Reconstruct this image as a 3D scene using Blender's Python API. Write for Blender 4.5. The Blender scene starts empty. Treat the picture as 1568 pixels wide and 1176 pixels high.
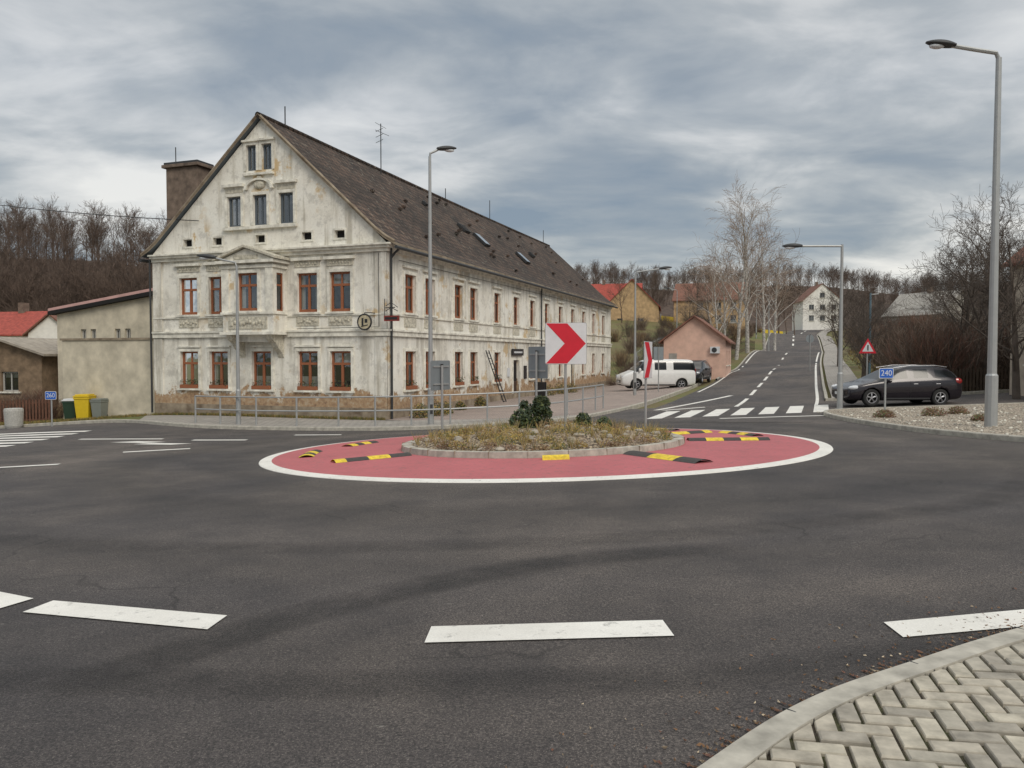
import bpy, bmesh, math, random, numpy as np
from mathutils import Vector, Matrix, noise
from mathutils.geometry import delaunay_2d_cdt
R=random.Random(7)
sc=bpy.context.scene
# ------------------------------------------------------------------ terrain
CP=[]
for (x,y) in [(0,0),(-10,0),(10,0),(0,10),(-10,10),(10,10),(0,20),(-10,20),(10,18),(-20,10),(20,5),(0,-20),(-20,-20),(20,-20)]:
    CP.append((x,y,-.033*y+.028*x))
CP+=[(-5,32,-1.12),(-16.4,36,-1.22),(9,71.5,-1.0),(0,50,-1.1),(7.9,30,-.62),(9.5,53,-.7),(15.2,48,-.2),(24.5,72,.7),(35.7,100,2.0),
(56,160,4.8),(80,220,6.9),(15.3,31,-.38),(-22,38,-1.7),(-45,50,-1.9),(17,64,.15),(-60,60,-1.5),(-60,0,-2.2),(60,30,1),(60,0,1.2),(40,60,1.6),
(60,90,4.2),(10,110,4),(-40,120,1),(24,140,8.0),(0,220,11),(120,220,8.5),(-100,100,3),(18,90,2.6),(77,195,8)]
CP=np.array(CP,float)
def _k(r2): return np.where(r2>1e-9, .5*r2*np.log(np.maximum(r2,1e-9)),0)
def _solve():
    n=len(CP); P=CP[:,:2]
    d=((P[:,None]-P[None])**2).sum(-1); K=_k(d)+np.eye(n)*2.0
    A=np.zeros((n+3,n+3)); A[:n,:n]=K; A[:n,n]=1; A[:n,n+1:]=P; A[n,:n]=1; A[n+1:,:n]=P.T
    return np.linalg.solve(A,np.concatenate([CP[:,2],[0,0,0]]))
W_=_solve()
def Hn(x,y):
    x=np.atleast_1d(np.asarray(x,float)); y=np.atleast_1d(np.asarray(y,float))
    xc=np.clip(x,-110,130); yc=np.clip(y,-20,230)
    d=(xc[:,None]-CP[None,:,0])**2+(yc[:,None]-CP[None,:,1])**2
    z=_k(d)@W_[:-3]+W_[-3]+W_[-2]*xc+W_[-1]*yc
    z=z+15*np.exp(-((x+95)/60)**2-((y-165)/45)**2)
    rg=1/(1+np.exp(-(x+20)/40))
    z=z+rg*(38+5*np.sin(x/60.+1)+3*np.sin(x/23.))*np.exp(-((y-500)/120)**2)
    return z
def H(x,y): return float(Hn(x,y)[0])
# ------------------------------------------------------------------ materials
class N:
    def __init__(s,name):
        s.m=bpy.data.materials.new(name); s.m.use_nodes=True; s.t=s.m.node_tree; s.b=s.t.nodes['Principled BSDF']
        s.geo=s.t.nodes.new('ShaderNodeNewGeometry').outputs['Position']
    def n(s,typ,**k):
        nd=s.t.nodes.new(typ)
        for a,v in k.items(): setattr(nd,a,v)
        return nd
    def l(s,a,b): s.t.links.new(a,b)
    def mapv(s,scale=(1,1,1),src=None,rot=(0,0,0)):
        m=s.n('ShaderNodeMapping'); m.inputs['Scale'].default_value=scale; m.inputs['Rotation'].default_value=rot; s.l(src or s.geo,m.inputs['Vector']); return m.outputs[0]
    def noise(s,scale,detail=4,rough=.6,src=None,stretch=None,dist=0):
        nd=s.n('ShaderNodeTexNoise'); nd.inputs['Scale'].default_value=scale; nd.inputs['Detail'].default_value=detail; nd.inputs['Roughness'].default_value=rough; nd.inputs['Distortion'].default_value=dist
        v=src or s.geo
        if stretch: v=s.mapv(stretch,v)
        s.l(v,nd.inputs['Vector']); return nd.outputs['Fac']
    def ramp(s,f,pts):
        r=s.n('ShaderNodeValToRGB'); e=r.color_ramp.elements
        e[0].position=pts[0][0]; e[1].position=pts[-1][0]
        for p in pts[1:-1]: e.new(p[0])
        for i,p in enumerate(pts):
            c=p[1]; c=(c,c,c) if isinstance(c,(int,float)) else c
            e[i].color=(*c,1)
        s.l(f,r.inputs[0]); return r.outputs[0]
    def mix(s,f,a,b,mode='MIX'):
        m=s.n('ShaderNodeMix',data_type='RGBA',blend_type=mode)
        for sock,v in ((m.inputs[0],f),(m.inputs[6],a),(m.inputs[7],b)):
            if isinstance(v,(int,float)): sock.default_value=v
            elif isinstance(v,tuple): sock.default_value=(*v,1)
            else: s.l(v,sock)
        return m.outputs[2]
    def math(s,op,a,b=0,c=None,clamp=False):
        m=s.n('ShaderNodeMath',operation=op,use_clamp=clamp)
        for i,v in enumerate((a,b) if c is None else (a,b,c)):
            if isinstance(v,(int,float)): m.inputs[i].default_value=v
            else: s.l(v,m.inputs[i])
        return m.outputs[0]
    def sep(s,src=None):
        x=s.n('ShaderNodeSeparateXYZ'); s.l(src or s.geo,x.inputs[0]); return x.outputs
    def out(s,col,rough=.85,bump=None,bs=.3,bd=.02):
        if isinstance(col,tuple): s.b.inputs['Base Color'].default_value=(*col,1)
        else: s.l(col,s.b.inputs['Base Color'])
        if isinstance(rough,(int,float)): s.b.inputs['Roughness'].default_value=rough
        else: s.l(rough,s.b.inputs['Roughness'])
        if bump is not None:
            b=s.n('ShaderNodeBump'); b.inputs['Strength'].default_value=bs; b.inputs['Distance'].default_value=bd
            s.l(bump,b.inputs['Height']); s.l(b.outputs[0],s.b.inputs['Normal'])
        return s.m
def pm(name,col,rough=.7,var=.25,scale=4,bump=0,metal=0,col2=None,bd=.01):
    n=N(name); f=n.noise(scale,5)
    c2=col2 or tuple(c*(1-var) for c in col)
    c1=col if col2 else tuple(min(1,c*(1+var*.6)) for c in col)
    c=n.ramp(f,[(.3,c2),(.7,c1)])
    n.b.inputs['Metallic'].default_value=metal
    return n.out(c,rough,f if bump else None,bump,bd)
def m_asphalt():
    n=N('asphalt'); fine=n.noise(70,3,.8); fine2=n.noise(150,2,.7); mid=n.noise(1.3,5,.6); big=n.noise(.16,4,.5,dist=.6)
    c=n.ramp(fine,[(.36,(.026,.024,.025)),(.52,(.070,.064,.064)),(.68,(.17,.157,.148))])
    sp=n.ramp(fine2,[(.62,0),(.70,1)]); c=n.mix(sp,c,(.36,.34,.31))
    c=n.mix(.75,c,n.ramp(mid,[(.3,(.62,.61,.63)),(.7,(1.35,1.3,1.24))]),'MULTIPLY')
    c=n.mix(.9,c,n.ramp(big,[(.35,(.66,.655,.70)),(.65,(1.4,1.31,1.2))]),'MULTIPLY')
    s=n.sep(); dx=n.math('SUBTRACT',s[0],.7); dy=n.math('SUBTRACT',s[1],18.8)
    r=n.math('SQRT',n.math('ADD',n.math('MULTIPLY',dx,dx),n.math('MULTIPLY',dy,dy)))
    r=n.math('ADD',r,n.math('MULTIPLY',n.noise(.25,3),1.6))
    rr=n.math('DIVIDE',r,20)
    ring=n.ramp(rr,[(.34,1.0),(.40,.66),(.45,.9),(.50,.60),(.56,.95),(.60,1.1),(.64,.78),(.68,1.05),(.75,.85),(.9,1.1)])
    c=n.mix(.85,c,ring,'MULTIPLY')
    v=n.n('ShaderNodeTexVoronoi',feature='DISTANCE_TO_EDGE'); v.inputs['Scale'].default_value=.35
    mv=n.n('ShaderNodeVectorMath',operation='ADD'); n.l(n.geo,mv.inputs[0])
    nn=n.n('ShaderNodeTexNoise'); nn.inputs['Scale'].default_value=1.2; n.l(n.geo,nn.inputs[0]); n.l(nn.outputs['Color'],mv.inputs[1]); n.l(mv.outputs[0],v.inputs['Vector'])
    ck=n.ramp(v.outputs['Distance'],[(.0,.5),(.008,1)]); ckm=n.ramp(n.noise(.4,2),[(.5,0),(.6,1)])
    c=n.mix(ckm,c,n.mix(1,c,ck,'MULTIPLY'))
    sc_=n.ramp(n.noise(1,4,.7,stretch=(4,15,1)),[(.70,0),(.74,.7)]); c=n.mix(sc_,c,(.30,.28,.25))
    return n.out(c,.82,fine,.6,.014)
def m_skid():
    n=N('tyre_rubber_mark'); a=n.noise(2.2,5,.7); g=n.noise(60,2,.7); n.out(n.ramp(g,[(.4,(.018,.017,.018)),(.7,(.07,.065,.062))]),.75)
    at=n.n('ShaderNodeAttribute',attribute_name='strength')
    tr=n.n('ShaderNodeBsdfTransparent'); mx=n.n('ShaderNodeMixShader'); n.l(n.math('MULTIPLY',at.outputs['Fac'],n.ramp(a,[(.3,.15),(.62,.9)])),mx.inputs[0]); n.l(tr.outputs[0],mx.inputs[1]); n.l(n.b.outputs[0],mx.inputs[2]); n.l(mx.outputs[0],n.t.nodes['Material Output'].inputs[0]); return n.m
def m_paint(name,col,worn=.5):
    n=N(name); f=n.noise(9,6,.75); g=n.noise(90,2,.7)
    mm=n.ramp(f,[(.5+.14*(1-worn),0),(.72,1)]); c=n.mix(n.ramp(g,[(.35,0),(.65,1)]),tuple(x*.86 for x in col),col)
    c=n.mix(.6,c,n.ramp(n.noise(1.1,4,.7),[(.3,(.78,.77,.75)),(.65,(1.05,1.05,1.05))]),'MULTIPLY')
    c=n.mix(n.math('MULTIPLY',mm,.75),c,(.1,.095,.09)); return n.out(c,.65,g,.3,.004)
def m_plaster():
    n=N('old_plaster'); big=n.noise(.55,6,.65); st=n.noise(1,6,.65,stretch=(2.2,2.2,.22)); s=n.sep(); fine=n.noise(14,5,.7)
    c=n.ramp(big,[(.30,(.58,.55,.48)),(.45,(.82,.79,.71)),(.68,(.88,.865,.80))])
    c=n.mix(.85,c,n.ramp(st,[(.34,(.60,.575,.53)),(.48,(1,1,1))]),'MULTIPLY')
    c=n.mix(.5,c,n.ramp(fine,[(.3,(.8,.8,.78)),(.6,(1,1,1))]),'MULTIPLY')
    gm=n.math('MULTIPLY',n.ramp(n.noise(1.8,7,.75),[(.53,0),(.62,1)]),.5); c=n.mix(gm,c,(.42,.40,.36))
    och=n.math('MULTIPLY',n.ramp(n.noise(.75,7,.7),[(.55,0),(.61,1)]),n.ramp(n.noise(.22,2),[(.49,0),(.56,1)]))
    c=n.mix(n.math('MULTIPLY',och,.85),c,(.56,.40,.20))
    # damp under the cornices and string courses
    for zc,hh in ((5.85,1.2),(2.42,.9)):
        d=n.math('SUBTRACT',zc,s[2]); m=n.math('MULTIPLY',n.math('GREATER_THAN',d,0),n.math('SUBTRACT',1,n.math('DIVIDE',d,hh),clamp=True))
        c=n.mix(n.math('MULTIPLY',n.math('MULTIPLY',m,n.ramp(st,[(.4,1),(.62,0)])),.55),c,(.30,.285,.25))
    lo=n.math('SUBTRACT',1.0,n.math('MULTIPLY',n.math('ADD',s[2],1.1),.62),clamp=True)
    pe=n.math('ADD',n.math('MULTIPLY',lo,.55),n.noise(1.4,6,.7)); pe=n.ramp(pe,[(.66,0),(.71,1)])
    brick=n.ramp(n.noise(5,5,.7),[(.3,(.17,.10,.07)),(.5,(.42,.27,.15)),(.7,(.52,.45,.34))])
    c=n.mix(pe,c,brick); c=n.mix(n.math('MULTIPLY',lo,.3),c,(.27,.23,.18))
    return n.out(c,.92,n.math('ADD',fine,n.math('MULTIPLY',pe,-.6)),.4,.02)
def m_roof():
    n=N('old_tiles'); tc=n.n('ShaderNodeTexCoord').outputs['Object']; s=n.sep(tc)
    cb=n.n('ShaderNodeCombineXYZ'); n.l(s[1],cb.inputs[0]); n.l(n.math('MULTIPLY',s[2],1.45),cb.inputs[1])
    b=n.n('ShaderNodeTexBrick'); b.inputs['Scale'].default_value=1; b.inputs['Brick Width'].default_value=.36; b.inputs['Row Height'].default_value=.36; b.inputs['Mortar Size'].default_value=.03
    b.inputs['Color1'].default_value=(.036,.027,.023,1); b.inputs['Color2'].default_value=(.10,.070,.055,1); b.inputs['Mortar'].default_value=(.015,.013,.011,1); n.l(cb.outputs[0],b.inputs['Vector'])
    big=n.noise(.35,5,.6); li=n.noise(4,7,.8)
    c=n.mix(.85,b.outputs['Color'],n.ramp(big,[(.3,(.5,.5,.5)),(.7,(1.5,1.33,1.2))]),'MULTIPLY')
    lic=n.math('MULTIPLY',n.ramp(li,[(.56,0),(.63,1)]),n.ramp(n.noise(.5,3),[(.42,.08),(.60,.9)]))
    c=n.mix(lic,c,(.25,.23,.19))
    wv=n.n('ShaderNodeTexWave',bands_direction='Y',wave_profile='SAW'); wv.inputs['Scale'].default_value=.44; n.l(cb.outputs[0],wv.inputs['Vector'])
    h=n.math('ADD',wv.outputs['Fac'],n.math('MULTIPLY',b.outputs['Fac'],-.7))
    return n.out(c,.9,h,.9,.06)
def m_ground():
    n=N('winter_grass'); a=n.noise(.25,6,.7); b=n.noise(9,5,.8)
    c=n.ramp(a,[(.35,(.13,.095,.055)),(.5,(.15,.135,.055)),(.65,(.10,.13,.035))])
    c=n.mix(.7,c,n.ramp(b,[(.3,(.5,.5,.5)),(.7,(1.6,1.5,1.3))]),'MULTIPLY')
    s=n.sep(); far=n.ramp(n.math('DIVIDE',s[1],400),[(.60,0),(.72,1)])
    lf=n.math('MULTIPLY',n.math('SUBTRACT',n.math('MULTIPLY',s[0],-.05),1.0,clamp=True),n.math('MULTIPLY',n.math('SUBTRACT',s[1],70),.05,clamp=True),clamp=True)
    far=n.math('MAXIMUM',far,lf)
    fo=n.ramp(n.noise(.35,8,.85),[(.3,(.03,.022,.018)),(.5,(.085,.058,.045)),(.7,(.17,.12,.088))])
    c=n.mix(far,c,fo)
    return n.out(c,.95,b,.6,.05)
def m_gravel(name,c1,c2,sc_):
    n=N(name); v=n.n('ShaderNodeTexVoronoi'); v.inputs['Scale'].default_value=sc_; n.l(n.geo,v.inputs['Vector'])
    s=n.sep(v.outputs['Color']); c=n.ramp(s[0],[(0,c2),(.5,c1),(1,tuple(min(1,x*1.35) for x in c1))])
    c=n.mix(n.ramp(v.outputs['Distance'],[(.35,0),(.7,1)]),c,tuple(x*.3 for x in c2))
    return n.out(c,.9,n.math('SUBTRACT',1,v.outputs['Distance']),.8,.03)
def m_pave(name,c1,c2,mo,w,h,rot=.34):
    n=N(name); v=n.mapv((1,1,1),rot=(0,0,rot)); b=n.n('ShaderNodeTexBrick'); b.inputs['Scale'].default_value=1; b.inputs['Brick Width'].default_value=w; b.inputs['Row Height'].default_value=h; b.inputs['Mortar Size'].default_value=.012
    b.inputs['Color1'].default_value=(*c1,1); b.inputs['Color2'].default_value=(*c2,1); b.inputs['Mortar'].default_value=(*mo,1); n.l(v,b.inputs['Vector'])
    c=n.mix(.7,b.outputs['Color'],n.ramp(n.noise(.8,6,.7),[(.3,(.7,.7,.7)),(.7,(1.15,1.13,1.1))]),'MULTIPLY')
    return n.out(c,.9,b.outputs['Fac'],-.3,.01)
def m_glass(name):
    n=N(name); n.t.nodes.remove(n.b)
    tr=n.n('ShaderNodeBsdfTransparent'); tr.inputs[0].default_value=(.75,.78,.78,1); gl=n.n('ShaderNodeBsdfGlossy'); gl.inputs['Roughness'].default_value=.04; gl.inputs[0].default_value=(.8,.85,.9,1)
    b=n.n('ShaderNodeBump'); b.inputs['Strength'].default_value=.12; b.inputs['Distance'].default_value=.05; n.l(n.noise(1.6,2),b.inputs['Height']); n.l(b.outputs[0],gl.inputs['Normal'])
    fr=n.n('ShaderNodeFresnel'); fr.inputs[0].default_value=1.5
    f=n.math('ADD',n.math('MULTIPLY',fr.outputs[0],.9),.10,clamp=True)
    mx=n.n('ShaderNodeMixShader'); n.l(f,mx.inputs[0]); n.l(tr.outputs[0],mx.inputs[1]); n.l(gl.outputs[0],mx.inputs[2]); n.l(mx.outputs[0],n.t.nodes['Material Output'].inputs[0]); return n.m
def solid(name,col,rough=.5,metal=0,spec=.5,coat=0):
    n=N(name); f=n.noise(6,4); c=n.mix(n.ramp(f,[(.35,0),(.7,.35)]),col,tuple(x*.72 for x in col)); n.b.inputs['Metallic'].default_value=metal; n.b.inputs['Coat Weight'].default_value=coat
    return n.out(c,rough)
ASP=m_asphalt(); SKID=m_skid(); WHITE=m_paint('road_paint_white',(.84,.82,.77)); RED=m_paint('red_surface',(.50,.125,.14),.8); PL=m_plaster(); ROOF=m_roof(); GR=m_ground()
GRAV=m_gravel('pale_gravel',(.56,.48,.38),(.30,.25,.2),22); MUL=m_gravel('planting_gravel',(.42,.34,.24),(.2,.14,.09),16)
PAVE=m_pave('concrete_paving',(.40,.37,.34),(.33,.31,.28),(.13,.12,.11),.3,.3); PAVR=m_pave('forecourt_paving',(.42,.33,.29),(.34,.28,.25),(.14,.12,.11),.22,.11)
KERB=pm('kerb_concrete',(.43,.405,.35),.9,.35,6,.3); GALV=solid('galvanised_steel',(.40,.41,.41),.5,.5); DGREY=solid('dark_grey_metal',(.05,.052,.055),.5,.3)
TRIM=pm('plaster_trim',(.76,.735,.65),.9,.36,3,.3); TRIMD=pm('ornament_plaster',(.58,.545,.45),.9,.45,9,.9,bd=.03)
STONE=pm('plinth_stone',(.37,.31,.23),.95,.5,2.2,.6,col2=(.15,.11,.075),bd=.03)
WOODR=solid('redbrown_frame',(.30,.105,.045),.55); WOODG=solid('grey_blue_frame',(.09,.11,.13),.6); GLASS=m_glass('window_glass'); DARK=solid('dark_interior',(.012,.011,.011),.9); CURT=solid('curtain',(.42,.41,.38),.9)
BLACKP=solid('black_plastic',(.02,.02,.022),.45); SIGNW=solid('sign_white',(.66,.68,.70),.45); SIGNR=solid('sign_red',(.60,.010,.03),.45); SIGNB=solid('sign_blue',(.01,.11,.52),.45); SIGNG=solid('sign_back_grey',(.26,.29,.31),.5,.4)
YEL=pm('yellow_plastic',(.76,.56,.03),.6,.4,12); RUB=pm('rubber_black',(.055,.05,.047),.8,.3,20); TYRE=solid('tyre',(.022,.022,.022),.85); ALLOY=solid('alloy',(.5,.5,.52),.35,.9)
LEAFD=pm('leaf_dark_green',(.030,.052,.020),.6,.5,7); LEAFY=pm('heather_yellow',(.38,.27,.07),.8,.5,6); LEAFB=pm('dry_brown_leaf',(.20,.11,.055),.85,.4,6); LEAFM=pm('leaf_mid_green',(.10,.12,.035),.7,.5,6); STRAW=pm('dry_straw',(.36,.27,.15),.85,.4,6)
BARK=pm('bark_brown',(.10,.08,.066),.95,.4,3,.5); BARKF=pm('forest_bark',(.12,.085,.066),.95,.5,.6); BIRCH=pm('birch_bark',(.66,.63,.58),.85,.5,6,col2=(.16,.14,.13)); TWIGR=pm('twigs_red_brown',(.16,.080,.056),.9,.3,2); TWIGT=pm('twigs_tan',(.30,.225,.175),.9,.3,2); TWIGB=pm('twigs_brown',(.14,.098,.072),.9,.4,1)
# ------------------------------------------------------------------ mesh builder
def empty(name,loc=(0,0,0),yaw=0):
    e=bpy.data.objects.new(name,None); e.location=loc; e.rotation_euler=(0,0,yaw); sc.collection.objects.link(e); return e
class B:
    def __init__(s): s.v=[]; s.f=[]; s.m=[]; s.mats=[]
    def mi(s,m):
        if m not in s.mats: s.mats.append(m)
        return s.mats.index(m)
    def add(s,vs,fs,m):
        o=len(s.v); i=s.mi(m)
        s.v+= [tuple(v) for v in vs]
        for f in fs: s.f.append([o+k for k in f]); s.m.append(i)
    def box(s,x0,x1,y0,y1,z0,z1,m,M=None):
        vs=[Vector((x,y,z)) for z in (z0,z1) for y in (y0,y1) for x in (x0,x1)]
        if M is not None: vs=[M@v for v in vs]
        s.add(vs,[(0,2,3,1),(4,5,7,6),(0,1,5,4),(2,6,7,3),(0,4,6,2),(1,3,7,5)],m)
    def tube(s,pts,rs,m,n=6,cap=True):
        pts=[Vector(p) for p in pts]; rs=[rs]*len(pts) if isinstance(rs,(int,float)) else rs
        vs=[];fs=[]
        d0=(pts[1]-pts[0]).normalized(); up=Vector((0,0,1)) if abs(d0.z)<.9 else Vector((1,0,0)); a=d0.cross(up).normalized()
        for i,p in enumerate(pts):
            d=(pts[min(i+1,len(pts)-1)]-pts[max(i-1,0)]).normalized(); a=(a-d*a.dot(d)).normalized(); b=d.cross(a)
            for k in range(n):
                t=2*math.pi*k/n; vs.append(p+(a*math.cos(t)+b*math.sin(t))*rs[i])
        for i in range(len(pts)-1):
            for k in range(n): fs.append((i*n+k,i*n+(k+1)%n,(i+1)*n+(k+1)%n,(i+1)*n+k))
        if cap: fs.append(tuple(range(n))[::-1]); fs.append(tuple((len(pts)-1)*n+k for k in range(n)))
        s.add(vs,fs,m)
    def cyl(s,p,axis,r,h,m,n=20):
        p=Vector(p); ax=Vector(axis).normalized(); s.tube([p-ax*h/2,p+ax*h/2],r,m,n)
    def ball(s,c,r,m,n=10,k=6):
        r=(r,r,r) if isinstance(r,(int,float)) else r; vs=[];fs=[]
        for i in range(k+1):
            t=math.pi*i/k
            for j in range(n): q=2*math.pi*j/n; vs.append((c[0]+r[0]*math.sin(t)*math.cos(q),c[1]+r[1]*math.sin(t)*math.sin(q),c[2]+r[2]*math.cos(t)))
        for i in range(k):
            for j in range(n): fs.append((i*n+j,i*n+(j+1)%n,(i+1)*n+(j+1)%n,(i+1)*n+j))
        s.add(vs,fs,m)
    def prism(s,poly,z0,z1,m,M=None):
        n=len(poly); vs=[Vector((p[0],p[1],z0)) for p in poly]+[Vector((p[0],p[1],z1)) for p in poly]
        if M is not None: vs=[M@v for v in vs]
        s.add(vs,[tuple(range(n))[::-1],tuple(range(n,2*n))]+[(i,(i+1)%n,n+(i+1)%n,n+i) for i in range(n)],m)
    def mesh(s,name):
        me=bpy.data.meshes.new(name); me.from_pydata(s.v,[],s.f)
        for m in s.mats: me.materials.append(m)
        me.polygons.foreach_set('material_index',s.m); me.update(); return me
    def obj(s,name,parent=None,smooth=False,loc=None,yaw=0,bevel=0):
        o=bpy.data.objects.new(name,s.mesh(name)); sc.collection.objects.link(o)
        if parent: o.parent=parent
        if loc is not None: o.location=loc; o.rotation_euler=(0,0,yaw)
        if smooth:
            for p in o.data.polygons: p.use_smooth=True
        if bevel:
            md=o.modifiers.new('bevel','BEVEL'); md.width=bevel; md.segments=2; md.limit_method='ANGLE'
        return o
# ------------------------------------------------------------------ draped sheets
def dens(poly,step,closed=True):
    out=[]; n=len(poly)
    for i in range(n if closed else n-1):
        a=poly[i]; b=poly[(i+1)%n]; L=math.hypot(b[0]-a[0],b[1]-a[1]); k=max(1,int(L/step))
        for j in range(k): out.append((a[0]+(b[0]-a[0])*j/k,a[1]+(b[1]-a[1])*j/k))
    if not closed: out.append(tuple(poly[-1]))
    return out
def smooth_line(pts,k=6):
    out=[]; P=[pts[0]]+list(pts)+[pts[-1]]
    for i in range(1,len(P)-2):
        for j in range(k):
            t=j/k; p0,p1,p2,p3=P[i-1:i+3]
            out.append(tuple(.5*((2*p1[c])+(-p0[c]+p2[c])*t+(2*p0[c]-5*p1[c]+4*p2[c]-p3[c])*t*t+(-p0[c]+3*p1[c]-3*p2[c]+p3[c])*t**3) for c in (0,1)))
    out.append(tuple(pts[-1])); return out
def inpoly(x,y,poly):
    px=np.array([p[0] for p in poly]); py=np.array([p[1] for p in poly]); qx=np.roll(px,-1); qy=np.roll(py,-1)
    X=x[:,None]; Y=y[:,None]
    c=((py>Y)!=(qy>Y)) & (X<(qx-px)*(Y-py)/np.where(qy==py,1e-9,qy-py)+px)
    return c.sum(1)%2==1
def sheet(name,poly,off,mat,step=1.0,parent=None,zf=None):
    bd=dens(poly,step); xs=[p[0] for p in bd]; ys=[p[1] for p in bd]
    gx,gy=np.meshgrid(np.arange(min(xs)+step*.37,max(xs),step),np.arange(min(ys)+step*.41,max(ys),step)); gx=gx.ravel(); gy=gy.ravel()
    vs=list(bd)
    if len(gx):
        k=inpoly(gx,gy,poly); vs+=list(zip(gx[k].tolist(),gy[k].tolist()))
    v,e,f,*_=delaunay_2d_cdt([Vector(p) for p in vs],[],[list(range(len(bd)))],1,1e-5)
    A=np.array([(p.x,p.y) for p in v]); z=Hn(A[:,0],A[:,1])+off
    if zf is not None: z=z+zf(A[:,0],A[:,1])
    me=bpy.data.meshes.new(name); fl=[]
    for t in f:
        a,b,c=[v[i] for i in t[:3]]
        fl.append(list(t) if (b-a).cross(c-a)>0 else list(t)[::-1])
    me.from_pydata([(p.x,p.y,zz) for p,zz in zip(v,z)],[],fl); me.materials.append(mat); me.update()
    o=bpy.data.objects.new(name,me); sc.collection.objects.link(o)
    if parent: o.parent=parent
    return o
def offset_line(line,d):
    out=[]
    for i,p in enumerate(line):
        a=line[max(i-1,0)]; b=line[min(i+1,len(line)-1)]; L=math.hypot(b[0]-a[0],b[1]-a[1]) or 1
        out.append((p[0]-(b[1]-a[1])/L*d,p[1]+(b[0]-a[0])/L*d))
    return out
def kerb(b,line,h=.13,w=.14,step=.5,m=None):
    L=dens(line,step,False); O=offset_line(L,w); z=Hn([p[0] for p in L],[p[1] for p in L]); z2=Hn([p[0] for p in O],[p[1] for p in O]); vs=[];fs=[]
    for i,(p,q) in enumerate(zip(L,O)):
        ip=(p[0]+(q[0]-p[0])*.12,p[1]+(q[1]-p[1])*.12)
        vs+=[(p[0],p[1],z[i]-.1),(p[0],p[1],z[i]+h-.02),(ip[0],ip[1],z[i]+h),(q[0],q[1],z2[i]+h),(q[0],q[1],z2[i]-.1)]
    for i in range(len(L)-1):
        for k in range(4): a=i*5+k; fs.append((a,a+1,a+6,a+5))
    b.add(vs,fs,m or KERB)
def ribbon_far(b,line,w,off,mat,step=2):
    L=dens(line,step,False); cols=[offset_line(L,w*(t-.5)) for t in (0,.33,.66,1)]; vs=[];fs=[]
    for i in range(len(L)):
        for c in cols: vs.append((c[i][0],c[i][1],H(*c[i])+off+max(0,c[i][1]-60)*.0012))
    for i in range(len(L)-1):
        for k in range(3): a=i*4+k; fs.append((a,a+4,a+5,a+1))
    b.add(vs,fs,mat)
def axis(lo,hi,d0,d1,st):
    a=list(np.arange(d0,d1+.01,st)); s=st; x=d0
    while x>lo: s*=1.13; x-=s; a.insert(0,x)
    s=st; x=d1
    while x<hi: s*=1.09; x+=s; a.append(x)
    return np.array(a)
gx=axis(-1500,1500,-45,62,1.5); gy=axis(-500,2500,-8,112,1.5)
X,Y=np.meshgrid(gx,gy); Z=Hn(X.ravel(),Y.ravel())-.07; nx=len(gx); ny=len(gy)
me=bpy.data.meshes.new('ground'); me.from_pydata(list(zip(X.ravel().tolist(),Y.ravel().tolist(),Z.tolist())),[],[(j*nx+i,j*nx+i+1,(j+1)*nx+i+1,(j+1)*nx+i) for j in range(ny-1) for i in range(nx-1)])
me.materials.append(GR); o=bpy.data.objects.new('ground',me); sc.collection.objects.link(o)
for p in me.polygons: p.use_smooth=True
CX,CY=.72,18.85
sheet('road_asphalt',[(-70,-12),(60,-12),(60,35),(-10,35),(-70,33)],0,ASP,.8)
NE=smooth_line([(6.2,26),(10.2,35),(15.2,48),(24.5,72),(35.7,100),(55,152),(72,190),(96,215),(130,228)],8)
b=B(); ribbon_far(b,NE,7.0,.006,ASP); b.obj('hill_road')
def ring(b,r0,r1,off0,off1,mat,n=120,sub=4):
    vs=[];fs=[]
    for i in range(n):
        t=2*math.pi*i/n
        for k in range(sub+1):
            q=k/sub; r=r0+(r1-r0)*q; x=CX+r*math.cos(t); y=CY+r*math.sin(t); vs.append((x,y,H(x,y)+off0+(off1-off0)*q))
    for i in range(n):
        for k in range(sub): a=i*(sub+1)+k; c=((i+1)%n)*(sub+1)+k; fs.append((a,a+1,c+1,c))
    b.add(vs,fs,mat)
RA=6.24; RI=3.35; RO=6.5
b=B(); ring(b,RA,RO,.03,.012,WHITE); ring(b,RI,RA,.075,.03,RED,sub=6); ring(b,RO,RO+.02,.012,-.02,WHITE,sub=1); b.obj('roundabout_apron')
b=B(); ring(b,RI-.08,RI,.21,.2,KERB,sub=1); ring(b,RI,RI+.02,.2,.03,KERB,sub=1); ring(b,RI-.22,RI-.08,.2,.21,KERB,sub=1); ring(b,RI-.3,RI-.22,.1,.2,KERB,sub=1)
for i in range(26):
    t=2*math.pi*i/26; c,s_=math.cos(t),math.sin(t); x,y=CX+(RI-.11)*c,CY+(RI-.11)*s_
    M=Matrix.Translation((x,y,H(x,y)+.12))@Matrix.Rotation(t,4,'Z'); b.box(-.12,.132,-.002,.002,-.1,.0935,STONE,M)
b.obj('roundabout_kerb')
RB=RI-.2
isl=[(CX+RB*math.cos(2*math.pi*i/60),CY+RB*math.sin(2*math.pi*i/60)) for i in range(60)]
def dome(x,y): r=np.hypot(x-CX,y-CY); return .30*np.clip(1-(r/RB)**2,0,1)+.02*np.sin(x*7)*np.cos(y*6)
sheet('roundabout_planting_bed',isl,.17,MUL,.25,zf=dome)
def HI(x,y): return H(x,y)+.17+float(dome(np.array([x]),np.array([y]))[0])
def apz(r): return .075-.045*(r-RI)/(RA-RI)
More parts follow.
